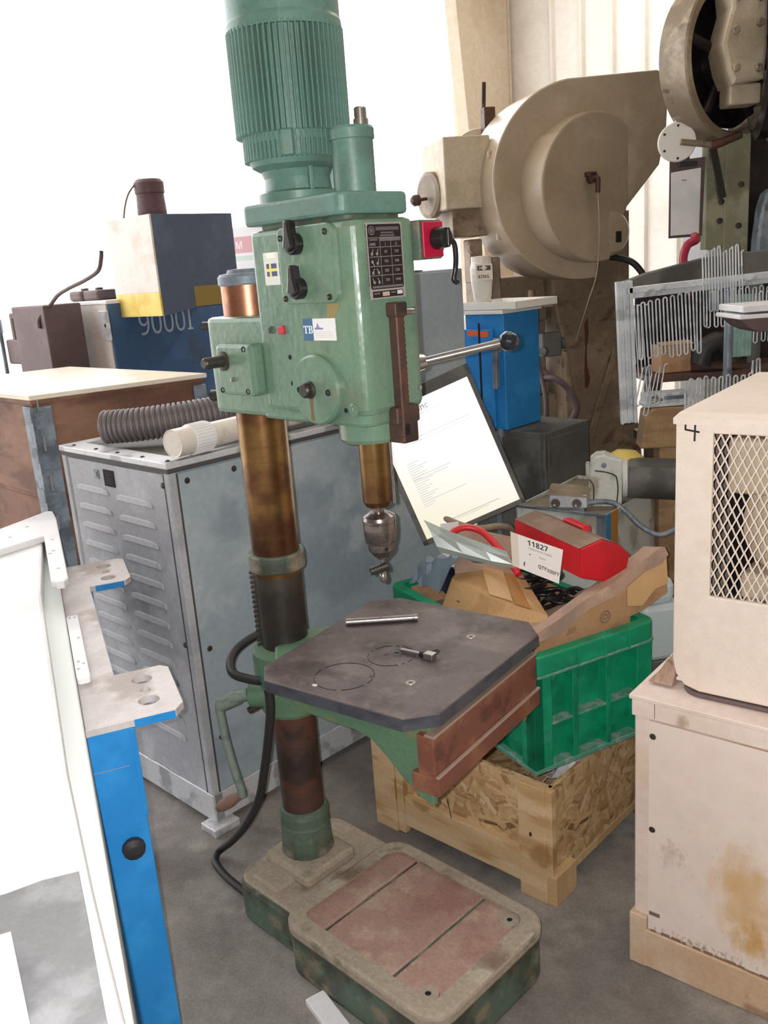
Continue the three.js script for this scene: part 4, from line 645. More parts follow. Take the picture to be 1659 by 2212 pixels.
// ---------- OSB crate and green bin ----------
const CR = [0.2928, 0, -1.7011], CY = -43.6;
{
  const t = thing('osb_crate', 'open strand board crate with pine posts on the floor right of the drill press base', 'crate', CR, CY);
  const fp = part(t, 'panel', bx(-0.50, 0.012, 0.03, 0.285, -0.032, -0.021, 0.001), M.osb, 'front strand board panel');
  part(t, 'panel', bx(0.002, 0.013, 0.05, 0.285, -0.56, -0.022, 0.001), M.osb, 'right strand board panel');
  part(t, 'panel', bx(-0.50, 0.012, 0.03, 0.285, -0.565, -0.555, 0.001), M.osb); part(t, 'panel', bx(-0.51, -0.5, 0.03, 0.285, -0.555, -0.03, 0.001), M.osb);
  part(t, 'floor_panel', bx(-0.50, 0.005, 0.035, 0.045, -0.555, -0.03, 0.001), M.osb);
  for (const [x0, x1] of [[-0.513, -0.440], [-0.062, 0.008]]) part(t, 'post', bx(x0, x1, 0.0, 0.288, -0.021, 0.0, 0.0015), M.pine, 'pine corner post');
  part(t, 'cleat', bx(-0.437, -0.414, 0.004, 0.255, -0.021, -0.003, 0.001), M.pine); part(t, 'cleat', bx(0.006, 0.024, 0.06, 0.286, -0.021, -0.004, 0.001), M.pine);
  part(t, 'bottom_board', bx(-0.412, -0.062, 0.028, 0.112, -0.021, -0.004, 0.001), M.pine, 'pale bottom board');
  part(t, 'corner_block', bx(-0.0, 0.032, 0.0, 0.075, -0.09, -0.003, 0.002), M.pineEnd); part(t, 'skid', bx(0.0, 0.0145, 0.03, 0.052, -0.56, -0.09, 0.001), M.pineEnd);
  for (const z of [-0.55, -0.5]) part(t, 'post', bx(-0.515, -0.46, 0, 0.288, z - 0.02, z, 0.0015), M.pine);
  part(t, 'post', bx(-0.05, 0.015, 0, 0.288, -0.59, -0.565, 0.0015), M.pine);
  part(fp, 'knot', [extY([[0, 0], [0.02, 0.003], [0.05, 0.02], [0.048, 0.027], [0.022, 0.012], [0.002, 0.01]], 0, 0.001, 0)].map((g) => at(g, [-0.285, 0.148, -0.0205], [90, 0, 40])), flat('#2f1d12', 0.8), 'dark knot mark');
  part(t, 'knot', at(extY(circ(0, 0, 0.006, 10).map(([a, b]) => [a * 0.6, b]), 0, 0.001, 0), [-0.03, 0.165, 0.0], [90, 0, 0]), flat('#4a3018', 0.8));
  const w = thing('white_bag', 'crumpled white plastic poking out of the strand board crate under the green bin', 'bag', CR, CY);
  const rows = []; for (let i = 0; i < 6; i++) { const r = []; for (let j = 0; j < 6; j++) r.push([-0.075 + i * 0.012 + 0.006 * hash(i, j, 2), 0.20 + 0.03 * Math.sin(i * 0.7) + 0.02 * hash(i, j, 4) + 0.005 * j, -0.12 - j * 0.028]); rows.push(r); }
  part(w, 'bag', sheet(rows.reverse(), 0.002), M.whitePaint);
}
const BN = [0.29, 0.30, -1.735], BY = 28;
{
  const t = thing('green_bin', 'ribbed green plastic bin full of scrap sitting across the strand board crate', 'bin', BN, BY);
  const W = 0.345, D2 = 0.60, Hh = 0.282;
  const shell = part(t, 'shell', [bx(0.012, W - 0.012, 0.0, Hh - 0.03, -0.034, -0.028, 0.001), bx(0.012, W - 0.012, 0, Hh - 0.03, -D2 + 0.012, -D2 + 0.018, 0.001), bx(0.022, 0.028, 0, Hh - 0.03, -D2 + 0.012, -0.012, 0.001), bx(W - 0.018, W - 0.012, 0, Hh - 0.03, -D2 + 0.012, -0.012, 0.001), bx(0.012, W - 0.012, 0.0, 0.008, -D2 + 0.012, -0.012, 0.002)], M.binGreen);
  part(t, 'rim', [extY(rrect(-0.008, W + 0.008, -D2 - 0.008, 0.008, 0.03), Hh - 0.045, Hh, 0.004, [rrect(0.014, W - 0.014, -D2 + 0.014, -0.014, 0.02)])], M.binGreen, 'thick lip');
  part(t, 'rim_edge', [extY(rrect(-0.010, W + 0.010, -D2 - 0.010, 0.010, 0.03), Hh - 0.050, Hh - 0.043, 0.002, [rrect(0.004, W - 0.004, -D2 + 0.004, -0.004, 0.02)])], M.binScuff, 'scuffed lower edge of the lip');
  for (const [x0, x1] of [[0.0, 0.050], [0.108, 0.122], [0.205, 0.219], [0.298, W]]) part(t, 'rib', bx(x0, x1, 0.0, Hh - 0.046, -0.032, 0.0, 0.002), M.binGreen);
  for (const [z0, z1] of [[-0.048, 0.0], [-0.16, -0.148], [-0.26, -0.248], [-0.36, -0.348], [-0.46, -0.448], [-D2, -0.55]]) part(t, 'rib', bx(0.0, 0.026, 0.0, Hh - 0.046, z0, z1, 0.002), M.binGreen);
  part(t, 'cross_rib', [bx(0.04, W, 0.108, 0.1145, -0.032, -0.002, 0.001), bx(0.002, 0.016, 0.108, 0.1145, -D2, -0.04, 0.001)], M.binScuff, 'scuffed cross rib');
  part(t, 'bottom_rim', [bx(0.0, W, 0.0, 0.012, -0.032, 0.001, 0.003), bx(-0.001, 0.016, 0.0, 0.012, -D2, 0, 0.003)], M.binScuff, 'scuffed bottom edge');
  for (const [x0, x1] of [[0.115, 0.122], [0.19, 0.197], [0.262, 0.269]]) part(t, 'lip_rib', bx(x0, x1, Hh - 0.044, Hh - 0.005, 0.004, 0.011, 0.001), M.binGreen);
  // torn cardboard carton inside the bin
  const c = thing('cardboard_carton', 'torn open cardboard carton with taped flap standing inside the green bin', 'carton', BN, BY);
  const T = 0.004;
  const fr = part(c, 'front_wall', ext([[0.036, 0.02], [0.31, 0.02], [0.312, 0.285], [0.35, 0.290], [0.43, 0.315], [0.418, 0.422], [0.40, 0.425], [0.33, 0.385], [0.30, 0.382], [0.22, 0.350], [0.20, 0.352], [0.12, 0.327], [0.06, 0.312], [0.024, 0.312], [0.024, 0.286], [0.036, 0.284]], -0.042, -0.036, 0.001), M.card, 'printed cardboard wall');
  part(c, 'torn_flap', sheet([0.024, 0.10, 0.18, 0.26, 0.33, 0.40, 0.42].map((x, i) => [[x, 0.30 + (x > 0.05 ? (x - 0.05) * 0.31 : 0) - 0.012 * (i % 2), -0.0335 + 0.008], [x - 0.006, 0.314 + Math.max(0, x - 0.05) * 0.32 + 0.003 * (i % 3), -0.032], [x - 0.02, 0.310 + Math.max(0, x - 0.05) * 0.31, -0.06 - 0.004 * i]]), 0.003), M.cardDust, 'torn pale tape edge');
  part(c, 'tape_patch', sheet([[[0.30, 0.36, -0.0345], [0.30, 0.315, -0.0335]], [[0.345, 0.382, -0.034], [0.345, 0.305, -0.033]], [[0.39, 0.41, -0.034], [0.385, 0.338, -0.031]], [[0.42, 0.42, -0.034], [0.425, 0.34, -0.032]]], 0.001), M.tape);
  const logo = (x, y, s) => [at(new THREE.TorusGeometry(0.0135 * s, 0.0016 * s, 6, 28), [x, y, -0.0353]), at(new THREE.TorusGeometry(0.006 * s, 0.0013 * s, 6, 20), [x, y, -0.0353])].map(fin);
  part(fr, 'printed_mark', logo(0.235, 0.305, 1), flat('#7d6a5c', 0.9), 'round printed mark');
  part(fr, 'printed_mark', ext([[0.315, 0.318], [0.345, 0.324], [0.345, 0.347], [0.315, 0.341]], -0.0362, -0.0352, 0), flat('#87705c', 0.9), 'square printed mark');
  part(fr, 'printed_mark', ext([[0.12, 0.288], [0.15, 0.292], [0.15, 0.305], [0.13, 0.303]], -0.0362, -0.0352, 0), flat('#9a7a5c', 0.9));
  part(c, 'inner_flap', sheet([[[0.03, 0.305, -0.042], [0.03, 0.295, -0.10], [0.032, 0.27, -0.19]], [[0.16, 0.335, -0.044], [0.17, 0.30, -0.11], [0.17, 0.275, -0.2]], [[0.28, 0.37, -0.045], [0.285, 0.33, -0.11], [0.285, 0.285, -0.21]], [[0.40, 0.415, -0.046], [0.33, 0.352, -0.11], [0.315, 0.30, -0.21]]], 0.003), M.cardDust, 'dusty folded-in flap');
  part(c, 'back_wall', [bx(0.036, 0.31, 0.02, 0.275, -0.565, -0.56, 0.001), bx(0.034, 0.038, 0.02, 0.265, -0.56, -0.042, 0.001), bx(0.308, 0.312, 0.02, 0.285, -0.56, -0.042, 0.001), bx(0.036, 0.31, 0.01, 0.016, -0.56, -0.042, 0.001)], M.card);
  part(c, 'inner_layer', bx(0.038, 0.308, 0.2, 0.222, -0.55, -0.044, 0.002), M.cardDust);
  // kraft parcel, chain of coiled black cable, bags, red hose
  const k = thing('kraft_parcel', 'small brown taped parcel leaning at the left side of the green bin', 'parcel', [BN[0], BN[1] + 0.034, BN[2]], BY);
  const P = { a: [0.075, 0.295, -0.42], b: [0.225, 0.325, -0.52], c: [0.285, 0.315, -0.47], d: [0.135, 0.275, -0.115], e: [0.118, 0.268, -0.118], f: [0.168, 0.318, -0.43], g: [0.085, 0.285, -0.27], h: [0.04, 0.225, -0.42], i: [0.05, 0.222, -0.24], j: [0.11, 0.222, -0.10], k: [0.28, 0.225, -0.47], l: [0.15, 0.222, -0.12] };
  const PP = [P.a, P.b, P.c, P.d, P.f, P.g, P.h, P.i, P.j, P.k, P.l];
  part(k, 'parcel', tri(PP, [[0, 4, 1], [4, 2, 1], [4, 5, 3, 2], [0, 5, 4], [0, 6, 7, 5], [5, 7, 8, 3], [3, 10, 9, 2], [8, 10, 3], [6, 0, 1], [9, 6, 1], [9, 1, 2], [6, 9, 10, 7], [7, 10, 8]]), mat({ c: '#c09a6c', mix: [['#b28a5c', 0.42, 0.68, 3]], size: 0.2, rough: 0.7 }));
  const lift = (p, q, s, dy) => [p[0] + (q[0] - p[0]) * s, p[1] + (q[1] - p[1]) * s + dy, p[2] + (q[2] - p[2]) * s];
  part(k, 'tape', sheet([[lift(P.g, P.f, 0.05, 0.003), lift(P.g, P.f, 0.9, 0.003)], [lift(P.g, P.f, 0.05, 0.003).map((v, i) => v + (P.d[i] - P.g[i]) * 0.42), lift(P.g, P.f, 0.9, 0.003).map((v, i) => v + (P.c[i] - P.f[i]) * 0.38 + (i === 2 ? 0.04 : 0))]].reverse(), 0.001), M.tape, 'pale tape');
  part(k, 'tape', sheet([[lift(P.g, P.d, 0.46, 0.003), lift(P.f, P.c, 0.5, 0.004)], [lift(P.g, P.d, 0.72, 0.003), lift(P.f, P.c, 0.8, 0.004)]].reverse(), 0.001), M.tapeDark, 'darker tape');
  const ch = thing('cable_tangle', 'tangle of glossy black cable loops beneath the red case in the green bin', 'cable', BN, BY);
  for (let i = 0; i < 13; i++) { const cx = 0.20 + rr(0, 0.12), cz = -0.19 - rr(0, 0.24), r = rr(0.035, 0.065), tl = rr(-0.25, 0.25), pts = []; for (let a = 0; a < 15; a++) { const q = a / 14 * 5.8 + i; pts.push([Math.min(0.315, Math.max(0.175, cx + r * Math.cos(q))), 0.262 + i * 0.0055 + tl * r * Math.sin(q) * 0.4, Math.max(-0.5, cz + r * Math.sin(q) * 0.8)]); } part(ch, 'loop', tube(pts, 0.0058, 60, 8), M.black); }
  const bg = thing('poly_bag', 'crumpled clear blue poly bag hanging over the far left corner of the green bin', 'bag', BN, BY);
  const bgp = []; for (let i = 0; i < 8; i++) { const r = []; for (let j = 0; j < 8; j++) { const u = i / 7, v = j / 7; r.push([0.02 + 0.10 * u + 0.02 * v, 0.29 + 0.10 * Math.sin(u * 2.4) * (0.5 + v * 0.5) + 0.018 * hash(i, j, 8), -0.545 + 0.02 * v + 0.16 * v * (0.6 + 0.4 * u)]); } bgp.push(r); }
  part(bg, 'bag', sheet(bgp.reverse(), 0.0012), flat('#8fa3b4', 0.22, 0, { transmission: 0.45, thickness: 0 }));
  const dk = thing('navy_wrap', 'dark navy wrapper between the poly bag and the brown parcel', 'wrapper', BN, BY);
  part(dk, 'wrapper', sheet([[[0.075, 0.285, -0.50], [0.06, 0.288, -0.43], [0.055, 0.286, -0.36]], [[0.13, 0.335, -0.535], [0.115, 0.33, -0.47], [0.08, 0.30, -0.40]], [[0.19, 0.33, -0.56], [0.17, 0.33, -0.53], [0.13, 0.31, -0.47]]].reverse(), 0.004), flat('#23263a', 0.35));
  const hs = thing('red_hose', 'red plastic hose bent in an arc behind the clear sheet in the green bin', 'hose', [0, 0, 0]);
  part(hs, 'hose', tube([[0.145, 0.715, -2.14], [0.165, 0.741, -2.16], [0.20, 0.752, -2.17], [0.24, 0.742, -2.16], [0.272, 0.715, -2.12], [0.296, 0.688, -2.07], [0.312, 0.665, -2.03]], 0.0085, 60, 12), flat('#d32a35', 0.4));
  const cs = thing('clear_sheet', 'long clear plastic sleeve leaning across the back of the green bin', 'sleeve', [0, 0, 0]);
  part(cs, 'sleeve', sheet([[[0.095, 0.800, -2.10], [0.108, 0.775, -2.09], [0.122, 0.738, -2.075], [0.128, 0.722, -2.08]], [[0.16, 0.768, -2.085], [0.168, 0.748, -2.07], [0.183, 0.72, -2.06], [0.188, 0.706, -2.065]], [[0.23, 0.742, -2.065], [0.238, 0.722, -2.055], [0.25, 0.70, -2.045], [0.254, 0.688, -2.05]], [[0.288, 0.722, -2.045], [0.294, 0.708, -2.04], [0.302, 0.69, -2.035], [0.305, 0.68, -2.04]]], 0.0012), M.pane);
  const cf = thing('card_sheet', 'stiff brown card sheet standing behind the red hose', 'card', [0, 0, 0]);
  part(cf, 'card', sheet([[[0.17, 0.742, -2.205], [0.17, 0.60, -2.15]], [[0.24, 0.735, -2.195], [0.24, 0.60, -2.13]], [[0.33, 0.72, -2.15], [0.33, 0.60, -2.09]]], 0.003), M.cardDust);
  const wp = thing('white_card', 'small white card standing behind the red hose under the tilted monitor', 'card', [0.165, 0.73, -2.222], 6);
  part(wp, 'card', bx(-0.022, 0.026, -0.14, 0.022, -0.002, 0.0, 0.0005), M.whitePaint);
}
{ // the red case and its white label
  const P1 = [0.429, 0.766, -1.883];
  const t = thing('red_case', 'bright red faceted case with a dusty top lying on the scrap in the green bin', 'case', P1, 20); t.scale.setScalar(1.05);
  const prof = [[0, 0], [0.054, 0.012], [0.097, -0.006], [0.124, -0.033], [0.108, -0.100], [0.0, -0.064]], Z = -0.285;
  part(t, 'body', ext(prof, Z, 0, 0.003), M.red);
  const sx = -0.018;
  part(t, 'top_dust', [tri([[-0.001, 0.0012, -0.004], [0.054, 0.0132, -0.004], [0.097, -0.005, -0.004], [-0.001, 0.0012, Z + 0.004], [0.054, 0.0132, Z + 0.004], [0.097, -0.005, Z + 0.004]], [[0, 1, 4, 3], [1, 2, 5, 4]])], M.redDust, 'dusty top face');
  part(t, 'handle', at(ext([[-0.045, 0], [-0.04, 0.012], [0.04, 0.012], [0.045, 0], [0.035, 0], [0.032, 0.005], [-0.032, 0.005], [-0.035, 0]], -0.01, 0.01, 0.002), [0.08, 0.002, -0.14], [0, 90, 0]), M.red);
  const g = thing('paper_label', 'white paper label printed 11827 and QTY 100FT hanging on the red case', 'label', [0.321, 0.7600, -1.826]);
  const [gl, ml] = print(0.124, 0.082, 0.0015, 620, (x, w, h) => {
    x.fillStyle = '#e4dfdb'; x.fillRect(0, 0, w, h); x.fillStyle = '#d3c9bd'; x.fillRect(0, 0, w * 0.14, h); x.fillStyle = '#252326';
    x.font = `bold ${h * 0.22}px sans-serif`; x.fillText('11827', w * 0.31, h * 0.225);
    x.font = `${h * 0.07}px sans-serif`; x.fillStyle = '#5c585a'; x.fillText('CORRUGATED TUBING', w * 0.32, h * 0.33); x.fillText('BLACK', w * 0.53, h * 0.50);
    x.fillStyle = '#3a3739'; x.font = `bold ${h * 0.145}px sans-serif`; x.fillText('QTY:', w * 0.53, h * 0.78); x.fillText('100FT', w * 0.72, h * 0.80); x.fillRect(w * 0.23, h * 0.76, w * 0.025, h * 0.12); x.fillRect(w * 0.34, h * 0.47, w * 0.03, h * 0.03);
  }, { roughness: 0.6 });
  { // the sheet hangs by its upper edge and sags: its corners as they hang
    const q = [[-0.054, 0.003 - 0.0, 0.004], [0.044, -0.044, 0.012], [0.057, 0.028, 0.0], [-0.054, 0.076, -0.006]], G = gl, pa = G.attributes.position;
    for (let i = 0; i < pa.count; i++) { const u = pa.getX(i) / 0.124 + 0.5, v = pa.getY(i) / 0.082 + 0.5, w = pa.getZ(i), f = [0, 1, 2].map((e) => (q[0][e] * (1 - u) + q[1][e] * u) * (1 - v) + (q[3][e] * (1 - u) + q[2][e] * u) * v); pa.setXYZ(i, f[0], f[1], f[2] + w); }
    G.computeVertexNormals(); part(g, 'paper', G, ml);
  }
}
{ // tilted monitor showing a document
  const t = thing('monitor', 'flat monitor tilted sideways showing a white document page right of the chuck', 'monitor', [0.176, 0.912, -2.303]);
  t.rotation.set(R(-6), R(-2), R(20));
  // its own axes: x across, y up the page
  const w0 = -0.152, w1 = 0.142, h0 = -0.197, h1 = 0.20;
  part(t, 'casing', bx(w0, w1, h0, h1, -0.028, -0.002, 0.004), M.darkGray, 'dark grey casing');
  part(t, 'bezel', [bx(w0, w0 + 0.014, h0, h1, -0.003, 0.002, 0.001), bx(w1 - 0.012, w1, h0, h1, -0.003, 0.002, 0.001), bx(w0, w1, h0, h0 + 0.013, -0.003, 0.002, 0.001), bx(w0, w1, h1 - 0.032, h1, -0.003, 0.002, 0.001)], M.darkGray);
  const cv = document.createElement('canvas'); cv.width = 540; cv.height = 716; const x = cv.getContext('2d');
  const gd = x.createLinearGradient(300, 330, 80, 716); gd.addColorStop(0, '#ffffff'); gd.addColorStop(1, '#f6eed2'); x.fillStyle = gd; x.fillRect(0, 0, 540, 716); x.fillStyle = '#77777c'; x.font = '44px sans-serif'; x.fillText('inc', 238, 62);
  x.fillStyle = '#cfcfd0'; x.fillRect(238, 76, 110, 3); x.fillRect(70, 185, 400, 3); x.fillRect(70, 205, 410, 2);
  x.fillStyle = '#d6d3ce'; for (let i = 0; i < 20; i++) x.fillRect(60, 300 + i * 13, [70, 52, 110, 84, 60, 90][i % 6], 4); x.fillRect(60, 520, 250, 4); x.fillRect(60, 380, 220, 4); x.fillRect(60, 395, 200, 4); x.fillStyle = '#c9c4ba'; x.fillRect(130, 664, 310, 5); x.fillRect(120, 676, 260, 3);
  const tx = new THREE.CanvasTexture(cv); tx.colorSpace = THREE.SRGBColorSpace;
  const sw = (w1 - 0.012) - (w0 + 0.014), sh = (h1 - 0.032) - (h0 + 0.013);
  const s = part(t, 'screen', new THREE.PlaneGeometry(sw, sh), new THREE.MeshStandardMaterial({ map: tx, emissiveMap: tx, color: '#555555', emissive: new THREE.Color(1, 1, 1), emissiveIntensity: 0.93, roughness: 0.35 }), 'glowing page');
  s.position.set((w0 + w1 + 0.002) / 2, (h0 + h1 - 0.019) / 2, -0.0008);
  const l = new THREE.RectAreaLight('#fff6e6', 0.6, sw, sh); l.position.set(0, 0, 0.006); l.rotation.y = Math.PI; t.add(l);
  part(t, 'support_arm', [tube([[0, 0, -0.026], [-0.01, -0.01, -0.08], [-0.06, -0.02, -0.12], [-0.115, -0.02, -0.165]], 0.012, 30, 12), at(bx(-0.04, 0.04, -0.04, 0.04, -0.006, 0.006, 0.003), [0, 0, -0.03])], M.darkGray);
  const p = thing('tan_conduit', 'tan flexible conduit drooping below the tilted monitor', 'conduit', [0, 0, 0]);
  part(p, 'conduit', tube([[0.06, 0.80, -2.44], [0.13, 0.763, -2.33], [0.18, 0.737, -2.28], [0.24, 0.72, -2.26], [0.30, 0.72, -2.265], [0.335, 0.70, -2.29], [0.35, 0.62, -2.36]], 0.009, 60, 10), M.oldBeige);
}
// ---------- gear motor on its white machine base, behind the bin ----------
{
  const A = [0.388, 0, -2.53], d = -39;
  const t = thing('metal_trough', 'dusty white metal tray base with blue and orange corner stripes behind the green bin', 'machine base', A, d);
  part(t, 'tray_floor', bx(0.004, 0.276, 0.655, 0.690, -0.40, -0.004, 0.001), M.trayDust, 'dusty tray floor');
  part(t, 'tray_wall', [bx(0, 0.005, 0.50, 0.70, -0.40, 0, 0.001), bx(0.275, 0.28, 0.44, 0.70, -0.40, 0, 0.001), bx(0, 0.28, 0.44, 0.70, -0.005, 0, 0.001), bx(0, 0.28, 0.44, 0.70, -0.405, -0.40, 0.001)], M.binWhite);
  part(t, 'base_box', bx(0.005, 0.275, 0.0, 0.645, -0.39, -0.006, 0.004), M.binWhite);
  part(t, 'corner_angle', [bx(0.255, 0.281, 0.45, 0.704, -0.001, 0.004, 0.001), bx(0.0, 0.28, 0.697, 0.704, -0.004, 0.008, 0.001)], M.galvDull);
  part(t, 'blue_stripe', bx(0.279, 0.284, 0.44, 0.702, -0.032, 0.003, 0.001), flat('#3b7396', 0.5), 'blue stripe');
  part(t, 'orange_stripe', bx(0.279, 0.284, 0.44, 0.702, -0.075, -0.034, 0.001), flat('#a9762c', 0.5), 'orange stripe');
  const j = thing('junction_box', 'small dented metal junction box with round knockouts on the dusty white tray', 'junction box', [0.535, 0.6905, -2.475], -20); j.scale.setScalar(1.25);
  part(j, 'box', bx(-0.042, 0.042, 0.012, 0.042, -0.03, 0.03, 0.003), M.galv);
  part(j, 'cover', at(bx(-0.047, 0.045, 0, 0.002, -0.036, 0.036, 0.0008), [0, 0.045, 0], [6, 0, -4]), M.oldBeige);
  for (const x of [-0.028, 0.02]) part(j, 'knockout', turn([[0.0, 0.001], [0.006, 0.001], [0.0065, 0.006], [0.0105, 0.006], [0.011, 0]], [x, 0.024, 0.03], [0, 0, 1], 20), M.steel);
  part(j, 'foot', bx(-0.035, 0.035, 0.0, 0.013, -0.025, 0.025, 0.001), M.galvDull);
  const g = thing('gear_motor', 'white gearbox with a black motor and yellow cap on the dusty white tray', 'gear motor', [0.645, 0.6905, -2.49], -14); g.scale.setScalar(0.92);
  part(g, 'gearbox', [ext([[-0.058, 0.0], [0.045, 0.0], [0.050, 0.125], [0.048, 0.150], [0.012, 0.158], [-0.004, 0.166], [-0.03, 0.164], [-0.048, 0.15], [-0.052, 0.10]], -0.06, 0.02, 0.006), bx(-0.063, -0.05, 0.085, 0.135, -0.04, 0.005, 0.004)], M.binWhite);
  part(g, 'flange', turn([[0.0, 0], [0.062, 0], [0.062, 0.014], [0.058, 0.016]], [0.048, 0.085, -0.02], [1, 0, 0], 36), M.binWhite);
  const mb = part(g, 'motor', turn([[0.06, 0], [0.064, 0.006], [0.064, 0.18], [0.058, 0.19], [0, 0.19]], [0.062, 0.085, -0.02], [1, -0.06, 0], 40), M.darkGray, 'black cylindrical motor');
  part(g, 'yellow_cap', turn([[0.0, 0.05], [0.03, 0.048], [0.055, 0.03], [0.062, 0], [0.062, -0.01]], [0.058, 0.115, -0.06], [0.1, 1, -0.1], 32), M.yellow, 'yellow cap');
  part(g, 'wire_clip', [tube([[-0.035, 0.118, 0.021], [0.0, 0.113, 0.024], [0.028, 0.10, 0.024], [0.034, 0.06, 0.024], [0.03, 0.012, 0.024]], 0.0022, 30, 6, 0.3), tube([[-0.052, 0.09, 0.021], [-0.04, 0.07, 0.024], [-0.04, 0.03, 0.024], [-0.045, 0.006, 0.024]], 0.002, 30, 6)], M.darkSteel);
  part(g, 'plug', turn([[0, 0.004], [0.006, 0.003], [0.008, 0]], [-0.008, 0.134, 0.02], [0, 0, 1], 16), M.galvDull);
  part(g, 'cord', tube([[-0.085, 0.018, 0.05], [-0.03, 0.026, 0.05], [0.02, 0.02, 0.045], [0.055, -0.005, 0.05], [0.10, -0.05, 0.06], [0.15, -0.076, 0.065], [0.19, -0.068, 0.06], [0.24, -0.04, 0.04]], 0.0085, 60, 10), M.galvDull, 'grey cord');
  const pb = thing('timber_offcuts', 'two rough timber offcuts leaning below the black motor', 'timber', [0.745, 0, -2.37], 20);
  part(pb, 'upright', at(bx(-0.025, 0.02, 0.0, 0.70, -0.012, 0.01, 0.001), [0.05, 0.0, 0.0], [0, 0, -4]), M.woodBlock);
  part(pb, 'offcut', at(bx(-0.03, 0.03, 0.0, 0.62, -0.012, 0.01, 0.001), [0.012, 0.0, 0.08], [0, 0, -6]), M.woodBlock);
  const jg = thing('white_jug', 'pale blue white plastic jug wedged between the green bin and the beige cabinets', 'jug', [0.63, 0, -2.03], 10);
  part(jg, 'stand', bx(-0.05, 0.06, 0, 0.44, -0.05, 0.06, 0.004), M.darkGray, 'dark stand'); part(jg, 'body', extY(rrect(-0.05, 0.06, -0.05, 0.06, 0.02), 0.44, 0.58, 0.012), flat('#b4c0c2', 0.5)); part(jg, 'shoulder', extY(rrect(-0.035, 0.045, -0.035, 0.045, 0.02), 0.575, 0.64, 0.02), flat('#b4c0c2', 0.5)); part(jg, 'cap', turn([[0.018, 0], [0.018, 0.02], [0, 0.021]], [0.005, 0.64, 0.005], [0, 1, 0], 24), M.black);
  const cl = thing('gray_rag', 'grey rag lying on the corner of the lower beige cabinet beside the mesh cabinet', 'rag', [0.4395, 0.5975, -1.5185], -40);
  const rg = []; for (let i = 0; i < 8; i++) { const r = []; for (let j = 0; j < 12; j++) { const e = Math.min(1, i / 2, (7 - i) / 2, j / 2, (11 - j) / 2); r.push([0.008 + i * 0.0065 + 0.004 * hash(i, j, 1), 0.004 + e * (0.012 + 0.022 * hash(i, j, 6)), -0.055 - j * 0.02]); } rg.push(r); } part(cl, 'rag', sheet(rg.reverse(), 0.002), M.cardDust);
}
